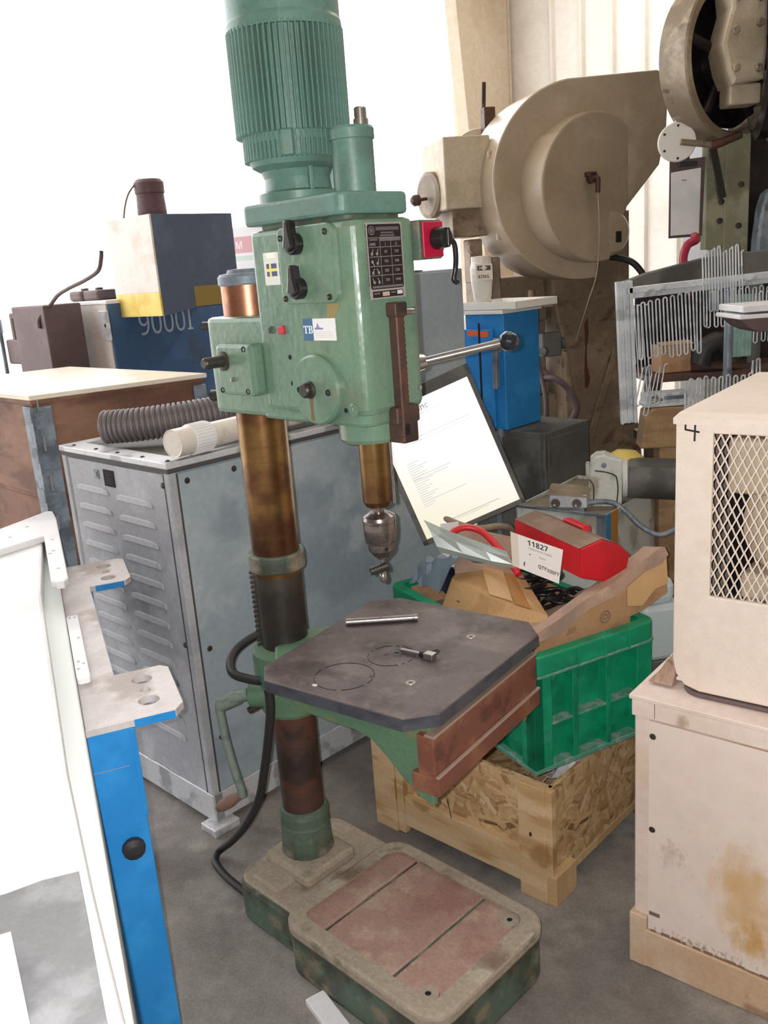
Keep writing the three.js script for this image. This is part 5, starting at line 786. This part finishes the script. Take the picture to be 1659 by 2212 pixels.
// ---------- blue switch box on its stand ----------
{
  const o = [0.434, 0, -2.958];
  const t = thing('blue_switch_box', 'bright blue electrical switch box with orange stickers and a lever handle', 'switch box', o, -45);
  part(t, 'box', bx(-0.16, 0.0, 0.844, 1.228, -0.20, 0.0, 0.004), M.blue);
  const dr = part(t, 'door', bx(-0.158, -0.04, 0.85, 1.18, 0.0, 0.012, 0.003), M.blue, 'blue door');
  part(dr, 'orange_sticker', bx(-0.142, -0.097, 1.158, 1.176, 0.0115, 0.0128, 0), M.orange); part(dr, 'orange_sticker', bx(-0.088, -0.055, 1.155, 1.174, 0.0115, 0.0128, 0), M.orange);
  part(dr, 'door_seam', bx(-0.097, -0.089, 0.86, 1.20, 0.011, 0.0126, 0), M.darkHole);
  part(t, 'operating_handle', [bx(-0.034, -0.006, 1.105, 1.152, 0.0, 0.02, 0.004), at(bx(-0.010, 0.010, -0.135, 0.0, 0.012, 0.03, 0.005), [-0.02, 1.12, 0], [0, 0, -2])], M.galvDull, 'grey lever handle');
  part(t, 'latch', [rod([-0.068, 0.893, 0.012], [-0.068, 0.893, 0.028], 0.009, 0.007, 16), bx(-0.074, -0.05, 0.84, 0.885, 0.0, 0.02, 0.003)], M.steel);
  part(t, 'top_sheet', bx(-0.166, 0.006, 1.228, 1.240, -0.21, 0.012, 0.002), M.enamel, 'pale top cover');
  part(t, 'conduit', [tube([[-0.02, 0.85, 0.01], [-0.02, 0.74, 0.02], [-0.028, 0.62, 0.02], [-0.03, 0.3, 0.02], [-0.03, 0.02, 0.02]], 0.0095, 40, 10), turn([[0.014, 0], [0.014, 0.02]], [-0.02, 0.825, 0.012], [0, 1, 0], 18)], M.galvDull);
  const y = thing('tool_tray', 'shallow cream metal tray on top of the blue switch box', 'tray', [o[0], 1.2405, o[2]], -45);
  part(y, 'tray', [bx(-0.17, 0.06, 0, 0.004, -0.22, 0.01, 0.001), bx(-0.17, 0.06, 0, 0.026, 0.006, 0.01, 0.001), bx(0.056, 0.06, 0, 0.026, -0.22, 0.01, 0.001), bx(-0.17, 0.06, 0, 0.026, -0.224, -0.22, 0.001), bx(-0.174, -0.17, 0, 0.026, -0.22, 0.01, 0.001)], M.enamel);
  const b = thing('plastic_bottle', 'tapered cream plastic bottle with a worn printed band standing in the cream tray', 'bottle', [0.382, 1.245, -3.06], 0);
  part(b, 'body', turn([[0.0, 0], [0.022, 0.0], [0.026, 0.01], [0.036, 0.09], [0.037, 0.13], [0.033, 0.15], [0.033, 0.168], [0, 0.17]], [0, 0, 0], [0, 1, 0], 36), M.pvc);
  const [gb, mb] = print(0.056, 0.05, 0.0012, 200, (x, w, h) => { x.fillStyle = '#e0d6cc'; x.fillRect(0, 0, w, h); x.fillStyle = '#4a4142'; x.font = `bold ${h * 0.3}px sans-serif`; x.fillRect(w * 0.1, h * 0.1, w * 0.8, h * 0.3); x.fillText('KING', w * 0.12, h * 0.9); x.fillStyle = '#e0d6cc'; x.font = `bold ${h * 0.22}px sans-serif`; x.fillText('PORT', w * 0.2, h * 0.33); });
  const lb = part(b, 'printed_band', gb, mb); lb.position.set(0.004, 0.118, 0.0365); lb.rotation.set(R(-6), R(6), 0);
  const s = thing('dark_cabinet', 'dark grey steel cabinet standing on the floor beneath the blue switch box', 'cabinet', [0.38, 0, -2.99], -45);
  part(s, 'body', bx(-0.10, 0.20, 0.0, 0.842, -0.30, -0.03, 0.004), M.darkGray); part(s, 'door', bx(-0.085, 0.185, 0.06, 0.82, -0.032, -0.026, 0.002), M.darkGray); part(s, 'side', bx(0.198, 0.204, 0.03, 0.82, -0.285, -0.045, 0.002), M.darkGray);
}
// ---------- punch press with the big beige flywheel guard ----------
{
  const t = thing('punch_press', 'tall beige punch press with a big round flywheel guard and tapering belt cover', 'punch press', [0.801, 1.649, -3.385], 12);
  const arc = (cx, cy, r, a0, a1, n) => Array.from({ length: n + 1 }, (_, i) => { const a = R(a0 + (a1 - a0) * i / n); return [cx + r * Math.cos(a), cy + r * Math.sin(a)]; });
  const out = [[0.288, 0.357], ...arc(0.0, 0.0, 0.343, 98, 278, 40), [0.05, -0.30], [0.153, -0.119], [0.3, 0.04], [0.327, 0.157], [0.335, 0.34]];
  part(t, 'flywheel_guard', ext(out, -0.30, 0.0, 0.006), M.press, 'smooth beige flywheel guard');
  part(t, 'guard_boss', at(ext([...arc(0, 0, 0.256, 55, 282, 60), [0.10, -0.145], [0.135, -0.085], [0.147, -0.04]], -0.12, 0.045, 0.008), [0.025, -0.03, 0], [0, 17, 0]), M.press, 'round raised boss');
  part(t, 'grease_fitting', [rod([0.0, 0.0, 0.045], [0.0, 0.0, 0.085], 0.018, 0.018, 18), tube([[0.0, 0.0, 0.085], [0.008, -0.002, 0.097], [0.010, -0.02, 0.095], [0.010, -0.05, 0.093]], 0.009, 20, 10), bx(-0.025, 0.012, 0.006, 0.022, 0.058, 0.085, 0.003)], M.rustSteel, 'rusty grease fitting');
  part(t, 'grease_line', tube([[0.010, -0.05, 0.093], [0.018, -0.17, 0.085], [0.025, -0.32, 0.05], [0.03, -0.42, -0.03], [0.035, -0.58, -0.16]], 0.0022, 40, 6), M.pressLight);
  part(t, 'pinion_drum', turn([[0.0, 0.03], [0.07, 0.028], [0.083, 0.01], [0.083, -0.25]], [0.092, -0.185, 0.0], [0, 0, 1], 40), M.press);
  part(t, 'drum_slot', bx(0.11, 0.134, -0.222, -0.182, 0.012, 0.0312, 0.004), M.darkHole);
  for (const p of [[-0.33, 0.11, -0.06], [-0.352, -0.03, -0.2], [-0.30, -0.17, -0.08]]) part(t, 'guard_bolt', bx(p[0] - 0.006, p[0] + 0.004, p[1] - 0.012, p[1] + 0.012, p[2] - 0.006, p[2] + 0.006, 0.002), M.pressLight);
  part(t, 'frame', [ext([[-0.04, -0.31], [-0.03, -0.42], [0.0, -0.56], [0.0, -1.649], [0.46, -1.649], [0.36, -1.1], [0.30, -0.60], [0.30, -0.10], [0.0, -0.1]], -0.62, -0.22, 0.012)], M.pressDirty, 'dirty brown beige frame');
  part(t, 'frame_rib', [ext([[0.0, -0.62], [0.02, -0.62], [0.05, -0.9], [0.06, -1.1], [0.0, -1.1]], -0.23, -0.19, 0.008), ext([[0.09, -1.0], [0.22, -0.62], [0.25, -0.62], [0.12, -1.0]], -0.225, -0.20, 0.004)], M.pressDirty);
  part(t, 'bed', [bx(-0.30, 0.10, -1.649, -0.80, -0.5, -0.28, 0.012), bx(-0.22, -0.02, -0.80, -0.70, -0.46, -0.30, 0.01)], M.pressDirty, 'dark dirty press bed');
  part(t, 'crank_housing', [bx(-0.476, -0.30, -0.062, 0.185, -0.42, -0.13, 0.006)], M.pressLight, 'pale crank housing');
  part(t, 'housing_base', bx(-0.44, -0.30, -0.16, -0.06, -0.40, -0.18, 0.006), M.pressDirty);
  part(t, 'brake_disc', turn([[0.0, 0.03], [0.07, 0.03], [0.084, 0.024], [0.084, 0.0], [0.07, -0.002]], [-0.478, 0.0, -0.28], [-1, 0, 0.25], 44), M.oldBeige);
  part(t, 'brake_knob', turn([[0.006, 0], [0.006, 0.03], [0.02, 0.036], [0.021, 0.055], [0.012, 0.066], [0, 0.067]], [-0.51, -0.012, -0.26], [-1, -0.1, 0.25], 24), M.rustSteel);
  part(t, 'guide_rod', [rod([-0.238, 0.29, -0.36], [-0.232, 0.40, -0.36], 0.0085, 0.0085, 12), bx(-0.245, -0.20, 0.22, 0.31, -0.38, -0.33, 0.004)], M.rustSteel);
  part(t, 'rear_wheel', turn([[0.0, 0.02], [0.11, 0.02], [0.115, 0.0], [0.115, -0.05]], [-0.25, 0.13, -0.40], [-0.4, 0, 1], 40), M.pressLight);
  part(t, 'slide', [bx(-0.33, -0.25, -0.56, -0.24, -0.40, -0.2, 0.008), turn([[0, 0.03], [0.022, 0.03], [0.024, 0.0]], [-0.36, -0.20, -0.2], [0, 0, 1], 24), bx(-0.37, -0.32, -0.33, -0.17, -0.28, -0.2, 0.006), bx(-0.25, -0.02, -0.50, -0.32, -0.44, -0.3, 0.01), bx(-0.18, -0.03, -0.72, -0.5, -0.42, -0.3, 0.01)], M.pressDirty);
  part(t, 'hose', tube([[0.12, -0.27, -0.04], [0.17, -0.29, 0.02], [0.205, -0.33, 0.04], [0.225, -0.38, 0.05]], 0.012, 30, 10), M.rubber, 'black hose');
  part(t, 'valve_box', [bx(-0.13, -0.05, -0.625, -0.535, -0.16, -0.10, 0.006), bx(-0.075, -0.055, -0.60, -0.55, -0.101, -0.098, 0.001), rod([-0.12, -0.60, -0.10], [-0.14, -0.60, -0.08], 0.016, 0.016, 16), rod([-0.03, -0.58, -0.13], [-0.045, -0.58, -0.13], 0.022, 0.022, 18)], M.darkGray, 'small valve box');
  part(t, 'bracket', [bx(-0.22, -0.10, -0.435, -0.42, -0.18, -0.05, 0.003), rod([-0.165, -0.42, -0.11], [-0.165, -0.37, -0.11], 0.014, 0.012, 14), bx(-0.21, -0.12, -0.42, -0.40, -0.15, -0.08, 0.005)], M.pressDirty);
  part(t, 'air_hose', [tube([[-0.17, -0.70, -0.06], [-0.13, -0.695, 0.0], [-0.08, -0.74, 0.02], [-0.055, -0.81, 0.03], [-0.075, -0.86, 0.03]], 0.0125, 40, 10), tube([[-0.24, -0.76, -0.02], [-0.245, -0.84, 0.02], [-0.215, -0.895, 0.03], [-0.18, -0.86, 0.02], [-0.165, -0.76, 0.0], [-0.17, -0.60, -0.08]], 0.0085, 50, 10)], M.brownGray, 'brown air hoses');
  part(t, 'rust_streak', ext([[0.10, -0.52], [0.115, -0.50], [0.118, -0.56], [0.108, -0.62], [0.11, -0.69], [0.122, -0.74], [0.115, -0.775], [0.10, -0.78], [0.098, -0.70], [0.103, -0.62]], -0.2205, -0.2185, 0), flat('#5c3020', 0.7), 'rust streak');
}
// ---------- second press at the right edge ----------
{
  const o = [1.177, 2.0, -3.169];
  const t = thing('flywheel_press', 'old beige press with an open dark flywheel in the top right corner', 'press', o, 0);
  const wh = part(t, 'flywheel', turn([[0.245, -0.055], [0.25, -0.05], [0.25, 0.045], [0.244, 0.05], [0.222, 0.05], [0.216, 0.044], [0.212, 0.0]], [0.03, -0.035, 0.0], [0.55, 0, 0.83], 72), M.oldBeige, 'tan flywheel rim');
  part(wh, 'web', turn([[0.205, 0.02], [0.19, -0.01], [0.08, -0.02], [0.07, 0.02], [0, 0.02]], [0.03, -0.035, 0.0], [0.55, 0, 0.83], 60), M.grease, 'dark greasy wheel web');
  for (let i = 0; i < 5; i++) { const a = R(i * 72 + 20), n = V(0.55, 0, 0.83).normalize(), ux = V(0.83, 0, -0.55).normalize(), c = V(0.03, -0.035, 0).addScaledVector(n, 0.02), e = c.clone().addScaledVector(ux, 0.2 * Math.cos(a)).add(V(0, 0.2 * Math.sin(a), 0)), s = c.clone().addScaledVector(ux, 0.07 * Math.cos(a)).add(V(0, 0.07 * Math.sin(a), 0)); part(wh, 'spoke', rod([s.x, s.y, s.z], [e.x, e.y, e.z], 0.022, 0.018, 14), M.grease); }
  part(t, 'bearing_housing', [ext([[-0.055, 0.20], [0.07, 0.20], [0.07, 0.05], [0.072, -0.03], [0.066, -0.125], [-0.03, -0.135], [-0.05, -0.09], [-0.066, -0.02], [-0.055, 0.03], [-0.04, 0.08]], 0.06, 0.20, 0.012), bx(-0.03, 0.07, -0.19, -0.13, 0.08, 0.17, 0.008)].map((g) => at(g, [0.022, 0, 0])), M.pressLight, 'beige bearing housing');
  for (const [x, y] of [[-0.03, 0.015], [0.045, 0.10], [-0.025, -0.09], [0.045, -0.095], [0.045, 0.03], [-0.022, 0.105]]) part(t, 'housing_bolt', turn([[0.013, 0], [0.013, 0.01], [0.010, 0.014], [0, 0.014]], [x + 0.022, y, 0.199], [0, 0, 1], 6), M.oldBeige);
  part(t, 'second_wheel', turn([[0.0, 0.03], [0.14, 0.03], [0.24, 0.02], [0.25, 0.0], [0.25, -0.05], [0.22, -0.06]], [0.150, -0.04, 0.13], [1, 0, 0.25], 60), M.grease, 'dark second wheel');
  part(t, 'shaft', rod([0.0, -0.035, 0.05], [0.24, -0.03, 0.10], 0.05, 0.05, 24), M.rustSteel);
  part(t, 'counter_disc', turn([[0.0, 0.012], [0.058, 0.012], [0.061, 0.008], [0.061, 0.0]], [-0.135, -0.276, 0.06], [-0.15, 0, 1], 40), M.enamel, 'cream round cover');
  part(t, 'disc_tab', bx(-0.142, -0.128, -0.225, -0.195, 0.055, 0.065, 0.002), M.enamel);
  for (let i = 0; i < 6; i++) { const a = R(i * 60 + 30); part(t, 'disc_bolt', rod([-0.135 + 0.05 * Math.cos(a), -0.276 + 0.05 * Math.sin(a), 0.07], [-0.135 + 0.05 * Math.cos(a), -0.276 + 0.05 * Math.sin(a), 0.075], 0.004, 0.004, 8), M.darkSteel); }
  part(t, 'link_rod', rod([-0.13, -0.278, 0.085], [-0.03, -0.295, 0.095], 0.010, 0.010, 14), M.oldBeige); part(t, 'link_rod', rod([-0.035, -0.30, 0.095], [0.06, -0.27, 0.10], 0.014, 0.012, 14), M.rustSteel);
  part(t, 'strap', at(bx(-0.013, 0.013, -0.16, 0.0, 0.09, 0.1, 0.002), [-0.03, -0.305, 0.0], [0, 0, 13]), M.black, 'black strap');
  part(t, 'pillar', [bx(0.03, 0.115, -2.0, -0.26, -0.10, 0.05, 0.006), bx(-0.03, 0.035, -0.62, -0.28, 0.0, 0.045, 0.004)], M.oldGreen, 'greenish beige pillar');
  for (const [x, y] of [[0.02, -0.47], [0.016, -0.53], [0.085, -0.42], [0.08, -0.55]]) part(t, 'pillar_bolt', turn([[0.010, 0], [0.010, 0.005], [0, 0.007]], [x, y, 0.05], [0, 0, 1], 10), M.darkSteel);
  part(t, 'frame', [bx(0.11, 0.55, -2.0, 0.5, -0.60, -0.12, 0.02), bx(0.22, 0.6, -0.05, 0.6, -0.6, -0.2, 0.02)], M.grease, 'dark body of the press');
  part(t, 'cover', ext([[0.115, -0.70], [0.118, -0.60], [0.128, -0.50], [0.142, -0.455], [0.16, -0.442], [0.40, -0.43], [0.40, -0.72]], 0.06, 0.12, 0.008, [[[0.142, -0.62], [0.142, -0.59], [0.15, -0.575], [0.22, -0.565], [0.22, -0.622]]]), M.galvDull, 'grey guard plate');
  part(t, 'window_plate', bx(0.138, 0.25, -0.63, -0.56, 0.055, 0.066, 0.001), M.whitePaint);
  part(t, 'window_mark', [rod([0.155, -0.585, 0.067], [0.163, -0.605, 0.067], 0.003, 0.003, 6), rod([0.163, -0.605, 0.067], [0.178, -0.604, 0.067], 0.002, 0.002, 6), rod([0.163, -0.605, 0.067], [0.164, -0.618, 0.067], 0.002, 0.002, 6)], M.darkGray);
  part(t, 'clevis', [turn([[0.012, -0.01], [0.03, -0.008], [0.03, 0.012], [0.012, 0.014]], [0.16, -0.275, 0.12], [0, 0, 1], 24), bx(0.17, 0.35, -0.30, -0.25, 0.11, 0.13, 0.006)], M.galvDull);
  const c = thing('clipboard', 'dark clipboard with a white sheet hanging below the cream round cover of the right press', 'clipboard', [1.177, 2.0, -3.10]);
  part(c, 'board', ext([[-0.158, -0.575], [-0.157, -0.333], [-0.04, -0.326], [-0.046, -0.575]], -0.012, -0.006, 0.001), M.brownGray);
  part(c, 'paper', ext([[-0.152, -0.567], [-0.153, -0.368], [-0.055, -0.359], [-0.058, -0.566]], -0.006, -0.003, 0.0005), M.whitePaint, 'white sheet');
  part(c, 'clip', bx(-0.13, -0.07, -0.352, -0.338, -0.006, 0.004, 0.002), M.darkSteel); part(c, 'print_line', bx(-0.118, -0.102, -0.396, -0.393, -0.0034, -0.0028, 0), M.darkGray);
  part(c, 'hanger', bx(-0.11, -0.09, -0.345, -0.30, -0.05, -0.01, 0.003), M.darkSteel);
  const r = thing('red_air_hose', 'short dark red air hose hanging over the wire rack below the clipboard', 'hose', [0, 0, 0]);
  part(r, 'hose', tube([[1.05, 1.425, -2.95], [1.023, 1.413, -2.86], [0.993, 1.399, -2.85], [0.977, 1.358, -2.84], [0.982, 1.317, -2.83], [0.99, 1.25, -2.82]], 0.013, 40, 12), flat('#9c1f3c', 0.4));
}
// ---------- galvanised wire rack ----------
{
  const o = [0.702, 1.075, -2.503];
  const t = thing('wire_rack', 'galvanised rack of bent zigzag wires and a channel post above the mesh cabinet', 'rack', o);
  part(t, 'post', [bx(-0.016, 0.030, -0.152, 0.242, -0.012, -0.008, 0.001), bx(-0.016, -0.010, -0.152, 0.242, -0.012, 0.006, 0.001), bx(0.020, 0.030, -0.152, 0.242, -0.012, 0.004, 0.001), bx(0.004, 0.010, -0.152, 0.242, -0.012, -0.002, 0.001)], M.galv, 'galvanised channel post').rotation.z = R(2.2);
  part(t, 'top_rail', at([bx(0.0, 0.62, 0.003, 0.02, -0.03, 0.004, 0.002), bx(0, 0.62, -0.012, 0.003, -0.03, -0.026, 0.001)].reduce((a, b) => mg([a, b])), [0.008, 0.204, 0], [0, 0, 2.2]), M.galv, 'galvanised top rail');
  part(t, 'rear_leg', [rod([0.50, -1.075, -0.03], [0.50, 0.22, -0.03], 0.012, 0.012, 12), rod([0.30, -1.075, -0.03], [0.30, 0.20, -0.03], 0.012, 0.012, 12)], M.galvDull);
  const zig = (x0, n, p, top, bot, jit, z, w = 0.0021, slant = 0) => {
    const pts = []; for (let i = 0; i < n; i++) {
      const x = x0 + i * p, t1 = top(i), b1 = bot(i), q = p * 0.22, j = jit * (hash(i, n, 5) - 0.5);
      pts.push([x, t1 - q, z], [x + j + slant, b1 + q, z], [x + j + slant + p * 0.12, b1 + q * 0.3, z], [x + p * 0.25 + j + slant, b1, z], [x + p * 0.38 + j + slant, b1 + q * 0.3, z], [x + p * 0.5 + j + slant, b1 + q, z], [x + p * 0.5, t1 - q, z], [x + p * 0.62, t1 - q * 0.3, z], [x + p * 0.75, t1, z], [x + p * 0.88, t1 - q * 0.3, z]);
    }
    const c = new THREE.CurvePath(); for (let i = 0; i < pts.length - 1; i++) c.add(new THREE.LineCurve3(V(...pts[i]), V(...pts[i + 1])));
    const segs = []; for (let i = 0; i < pts.length - 1; i++) segs.push(rod(pts[i], pts[i + 1], w, w, 6)); return segs;
  };
  part(t, 'zigzag_wire', zig(0.03, 9, 0.0202, (i) => 0.183 + i * 0.003, (i) => 0.027 + (i % 4) * 0.003 - (i > 6 ? -0.006 : 0), 0.006, 0.014, 0.0024, 0.009), M.galv, 'hanging zigzag wire');
  part(t, 'zigzag_wire', zig(0.012, 3, 0.020, () => 0.175, (i) => 0.01 - (i % 3) * 0.04, 0.006, -0.02, 0.002, 0.014), M.galv, 'hanging zigzag wire');
  part(t, 'zigzag_wire', zig(0.204, 7, 0.0162, (i) => 0.30 + (i % 3) * 0.008, (i) => 0.135 - (i === 0 ? 0.03 : -0.01), 0.004, 0.02, 0.0022, 0.008), M.galv, 'tall zigzag wire');
  part(t, 'zigzag_wire', zig(0.225, 9, 0.0195, (i) => 0.20 + (i % 2) * 0.004, (i) => 0.10, 0.004, 0.0, 0.0021, 0.004), M.galv, 'zigzag wire');
  part(t, 'zigzag_wire', zig(0.152, 11, 0.0205, (i) => i === 9 ? 0.012 : -0.030 + (i % 3 === 2 ? 0.004 : 0), (i) => -0.16, 0.004, 0.055, 0.0026, 0.0), M.galv, 'lower zigzag wire');
  part(t, 'zigzag_wire', zig(0.345, 4, 0.020, () => 0.19, (i) => 0.052 + (i % 2) * 0.004, 0.003, 0.035, 0.0022, 0), M.galv, 'short zigzag wire');
  part(t, 'zigzag_wire', zig(0.045, 3, 0.024, (i) => 0.012 - (i % 2) * 0.02, (i) => -0.10 - (i % 2) * 0.03, 0.012, 0.02, 0.002, -0.02), M.galv, 'lower zigzag wire');
  part(t, 'cross_wire', [rod([0.15, -0.165, 0.055], [0.40, -0.160, 0.055], 0.0022, 0.0022, 6), rod([0.151, -0.04, 0.055], [0.152, -0.165, 0.055], 0.003, 0.003, 6), rod([0.40, -0.16, 0.055], [0.5, -0.16, -0.03], 0.003, 0.003, 6)], M.galv);
  const s = thing('white_shelf_tray', 'bright white metal shelf edge jutting out in front of the wire rack', 'shelf', o);
  part(s, 'lip', [bx(0.236, 0.72, 0.150, 0.1665, 0.06, 0.22, 0.003), bx(0.226, 0.72, 0.134, 0.145, 0.064, 0.226, 0.003)], M.whitePaint, 'white lip');
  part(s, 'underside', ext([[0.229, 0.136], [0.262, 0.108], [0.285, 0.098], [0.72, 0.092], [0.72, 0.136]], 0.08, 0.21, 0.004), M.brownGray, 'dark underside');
  part(s, 'hanger', [bx(0.70, 0.715, -0.4, 0.16, 0.10, 0.12, 0.002), rod([0.70, 0.14, 0.08], [0.52, 0.16, -0.03], 0.008, 0.008, 8)], M.galvDull);
  const d = thing('dark_plank', 'dark sloping steel plate behind the top rail of the wire rack', 'plate', [0.792, 1.297, -2.78]);
  part(d, 'plate', ext([[-0.02, -0.008], [-0.02, 0.006], [0.06, 0.03], [0.235, 0.062], [0.32, 0.07], [0.45, 0.07], [0.45, -0.01]], -0.05, 0.0, 0.003), M.darkGray); part(d, 'support', rod([0.40, -0.266, -0.03], [0.40, 0.0, -0.03], 0.02, 0.02, 12), M.darkGray);
  const bench = thing('scrap_bench', 'dark steel bench behind the wire rack carrying boxes and scrap', 'bench', [0.80, 0, -2.80], 0);
  part(bench, 'top', bx(0.02, 0.75, 1.01, 1.03, -0.12, 0.14, 0.002), M.rustSteel); part(bench, 'back_panel', bx(0.05, 0.75, 1.03, 1.28, -0.12, -0.11, 0.002), M.grease);
  part(bench, 'leg', bx(0.06, 0.10, 0, 1.01, -0.05, 0, 0.003), M.rustSteel); part(bench, 'leg', bx(0.68, 0.72, 0, 1.01, -0.05, 0, 0.003), M.rustSteel);
  part(bench, 'lower_shelf', bx(0.04, 0.74, 0.80, 0.83, -0.10, 0.12, 0.002), M.grease);
  const tb = thing('tan_box', 'small tan cardboard box behind the hanging wires', 'box', [0.868, 1.031, -2.70], 8);
  part(tb, 'box', bx(0, 0.095, 0, 0.082, -0.07, 0, 0.002), M.card); part(tb, 'flap', at(bx(-0.004, 0.1, 0, 0.003, -0.03, 0.006, 0.001), [0, 0.083, 0], [12, 0, 0]), M.card);
  const ty = thing('rubber_elbow', 'bent black rubber duct lying behind the wire rack beneath the white shelf', 'rubber duct', [1.035, 1.031, -2.69], 0);
  part(ty, 'duct', tube([[-0.055, 0.02, 0], [-0.04, 0.065, 0], [0.0, 0.085, 0], [0.03, 0.06, 0], [0.045, 0.026, 0]], 0.03, 30, 14), M.rubber);
  const gt = thing('metal_strip', 'pale green galvanised strip hanging behind the white shelf', 'strip', [1.06, 1.03, -2.655], 0);
  part(gt, 'strip', [bx(0, 0.06, 0.04, 0.22, -0.004, 0, 0.001), bx(0.018, 0.024, 0.04, 0.22, 0, 0.004, 0.001), bx(0.04, 0.046, 0.04, 0.22, 0, 0.004, 0.001)], mat({ c: '#7fa39a', mix: [['#94b3aa', 0.45, 0.7, 4]], size: 0.1, rough: 0.5 }));
  const ck = thing('metal_channel', 'grey metal channel with a bright hook resting on timber blocks left of the mesh cabinet', 'channel', [0.790, -0.0845, -2.59], 0); ck.scale.setScalar(1.06);
  part(ck, 'channel', [bx(0, 0.12, 0.985, 1.012, -0.06, 0, 0.002), bx(-0.004, 0.12, 0.976, 0.987, -0.06, 0.006, 0.002)], M.galv); part(ck, 'hook', [tube([[0.012, 1.004, 0.004], [0.022, 1.008, 0.01], [0.026, 0.998, 0.01], [0.014, 0.992, 0.006]], 0.004, 20, 8), bx(0.03, 0.044, 0.992, 1.0, 0, 0.006, 0.002)], M.steel, 'bright hook'); part(ck, 'worn_print', bx(0.048, 0.11, 0.994, 1.004, 0, 0.0012, 0), M.galvDull);
  const wb = thing('timber_block', 'rough tan timber block at the left of the mesh cabinet, upper of two', 'timber block', [0.773, 0.829, -2.58], -6, 'timber blocks left of the mesh cabinet'); wb.scale.setScalar(1.06);
  part(wb, 'block', [ext([[0.0, 0.0], [0.004, 0.04], [0.012, 0.10], [0.03, 0.113], [0.12, 0.112], [0.125, 0.0]], -0.09, 0.0, 0.006)], M.woodBlock);
  const wc = thing('timber_block', 'rough tan timber block at the left of the mesh cabinet, lower of two', 'timber block', [0.825, 0.0, -2.58], -3, 'timber blocks left of the mesh cabinet');
  part(wc, 'block', bx(0, 0.095, 0.0, 0.829, -0.07, 0.0, 0.006), M.woodBlock);
}
for (const o of scene.children) o.traverse((c) => { if (c.isMesh) c.castShadow = c.receiveShadow = true; });
renderer.render(scene, camera);
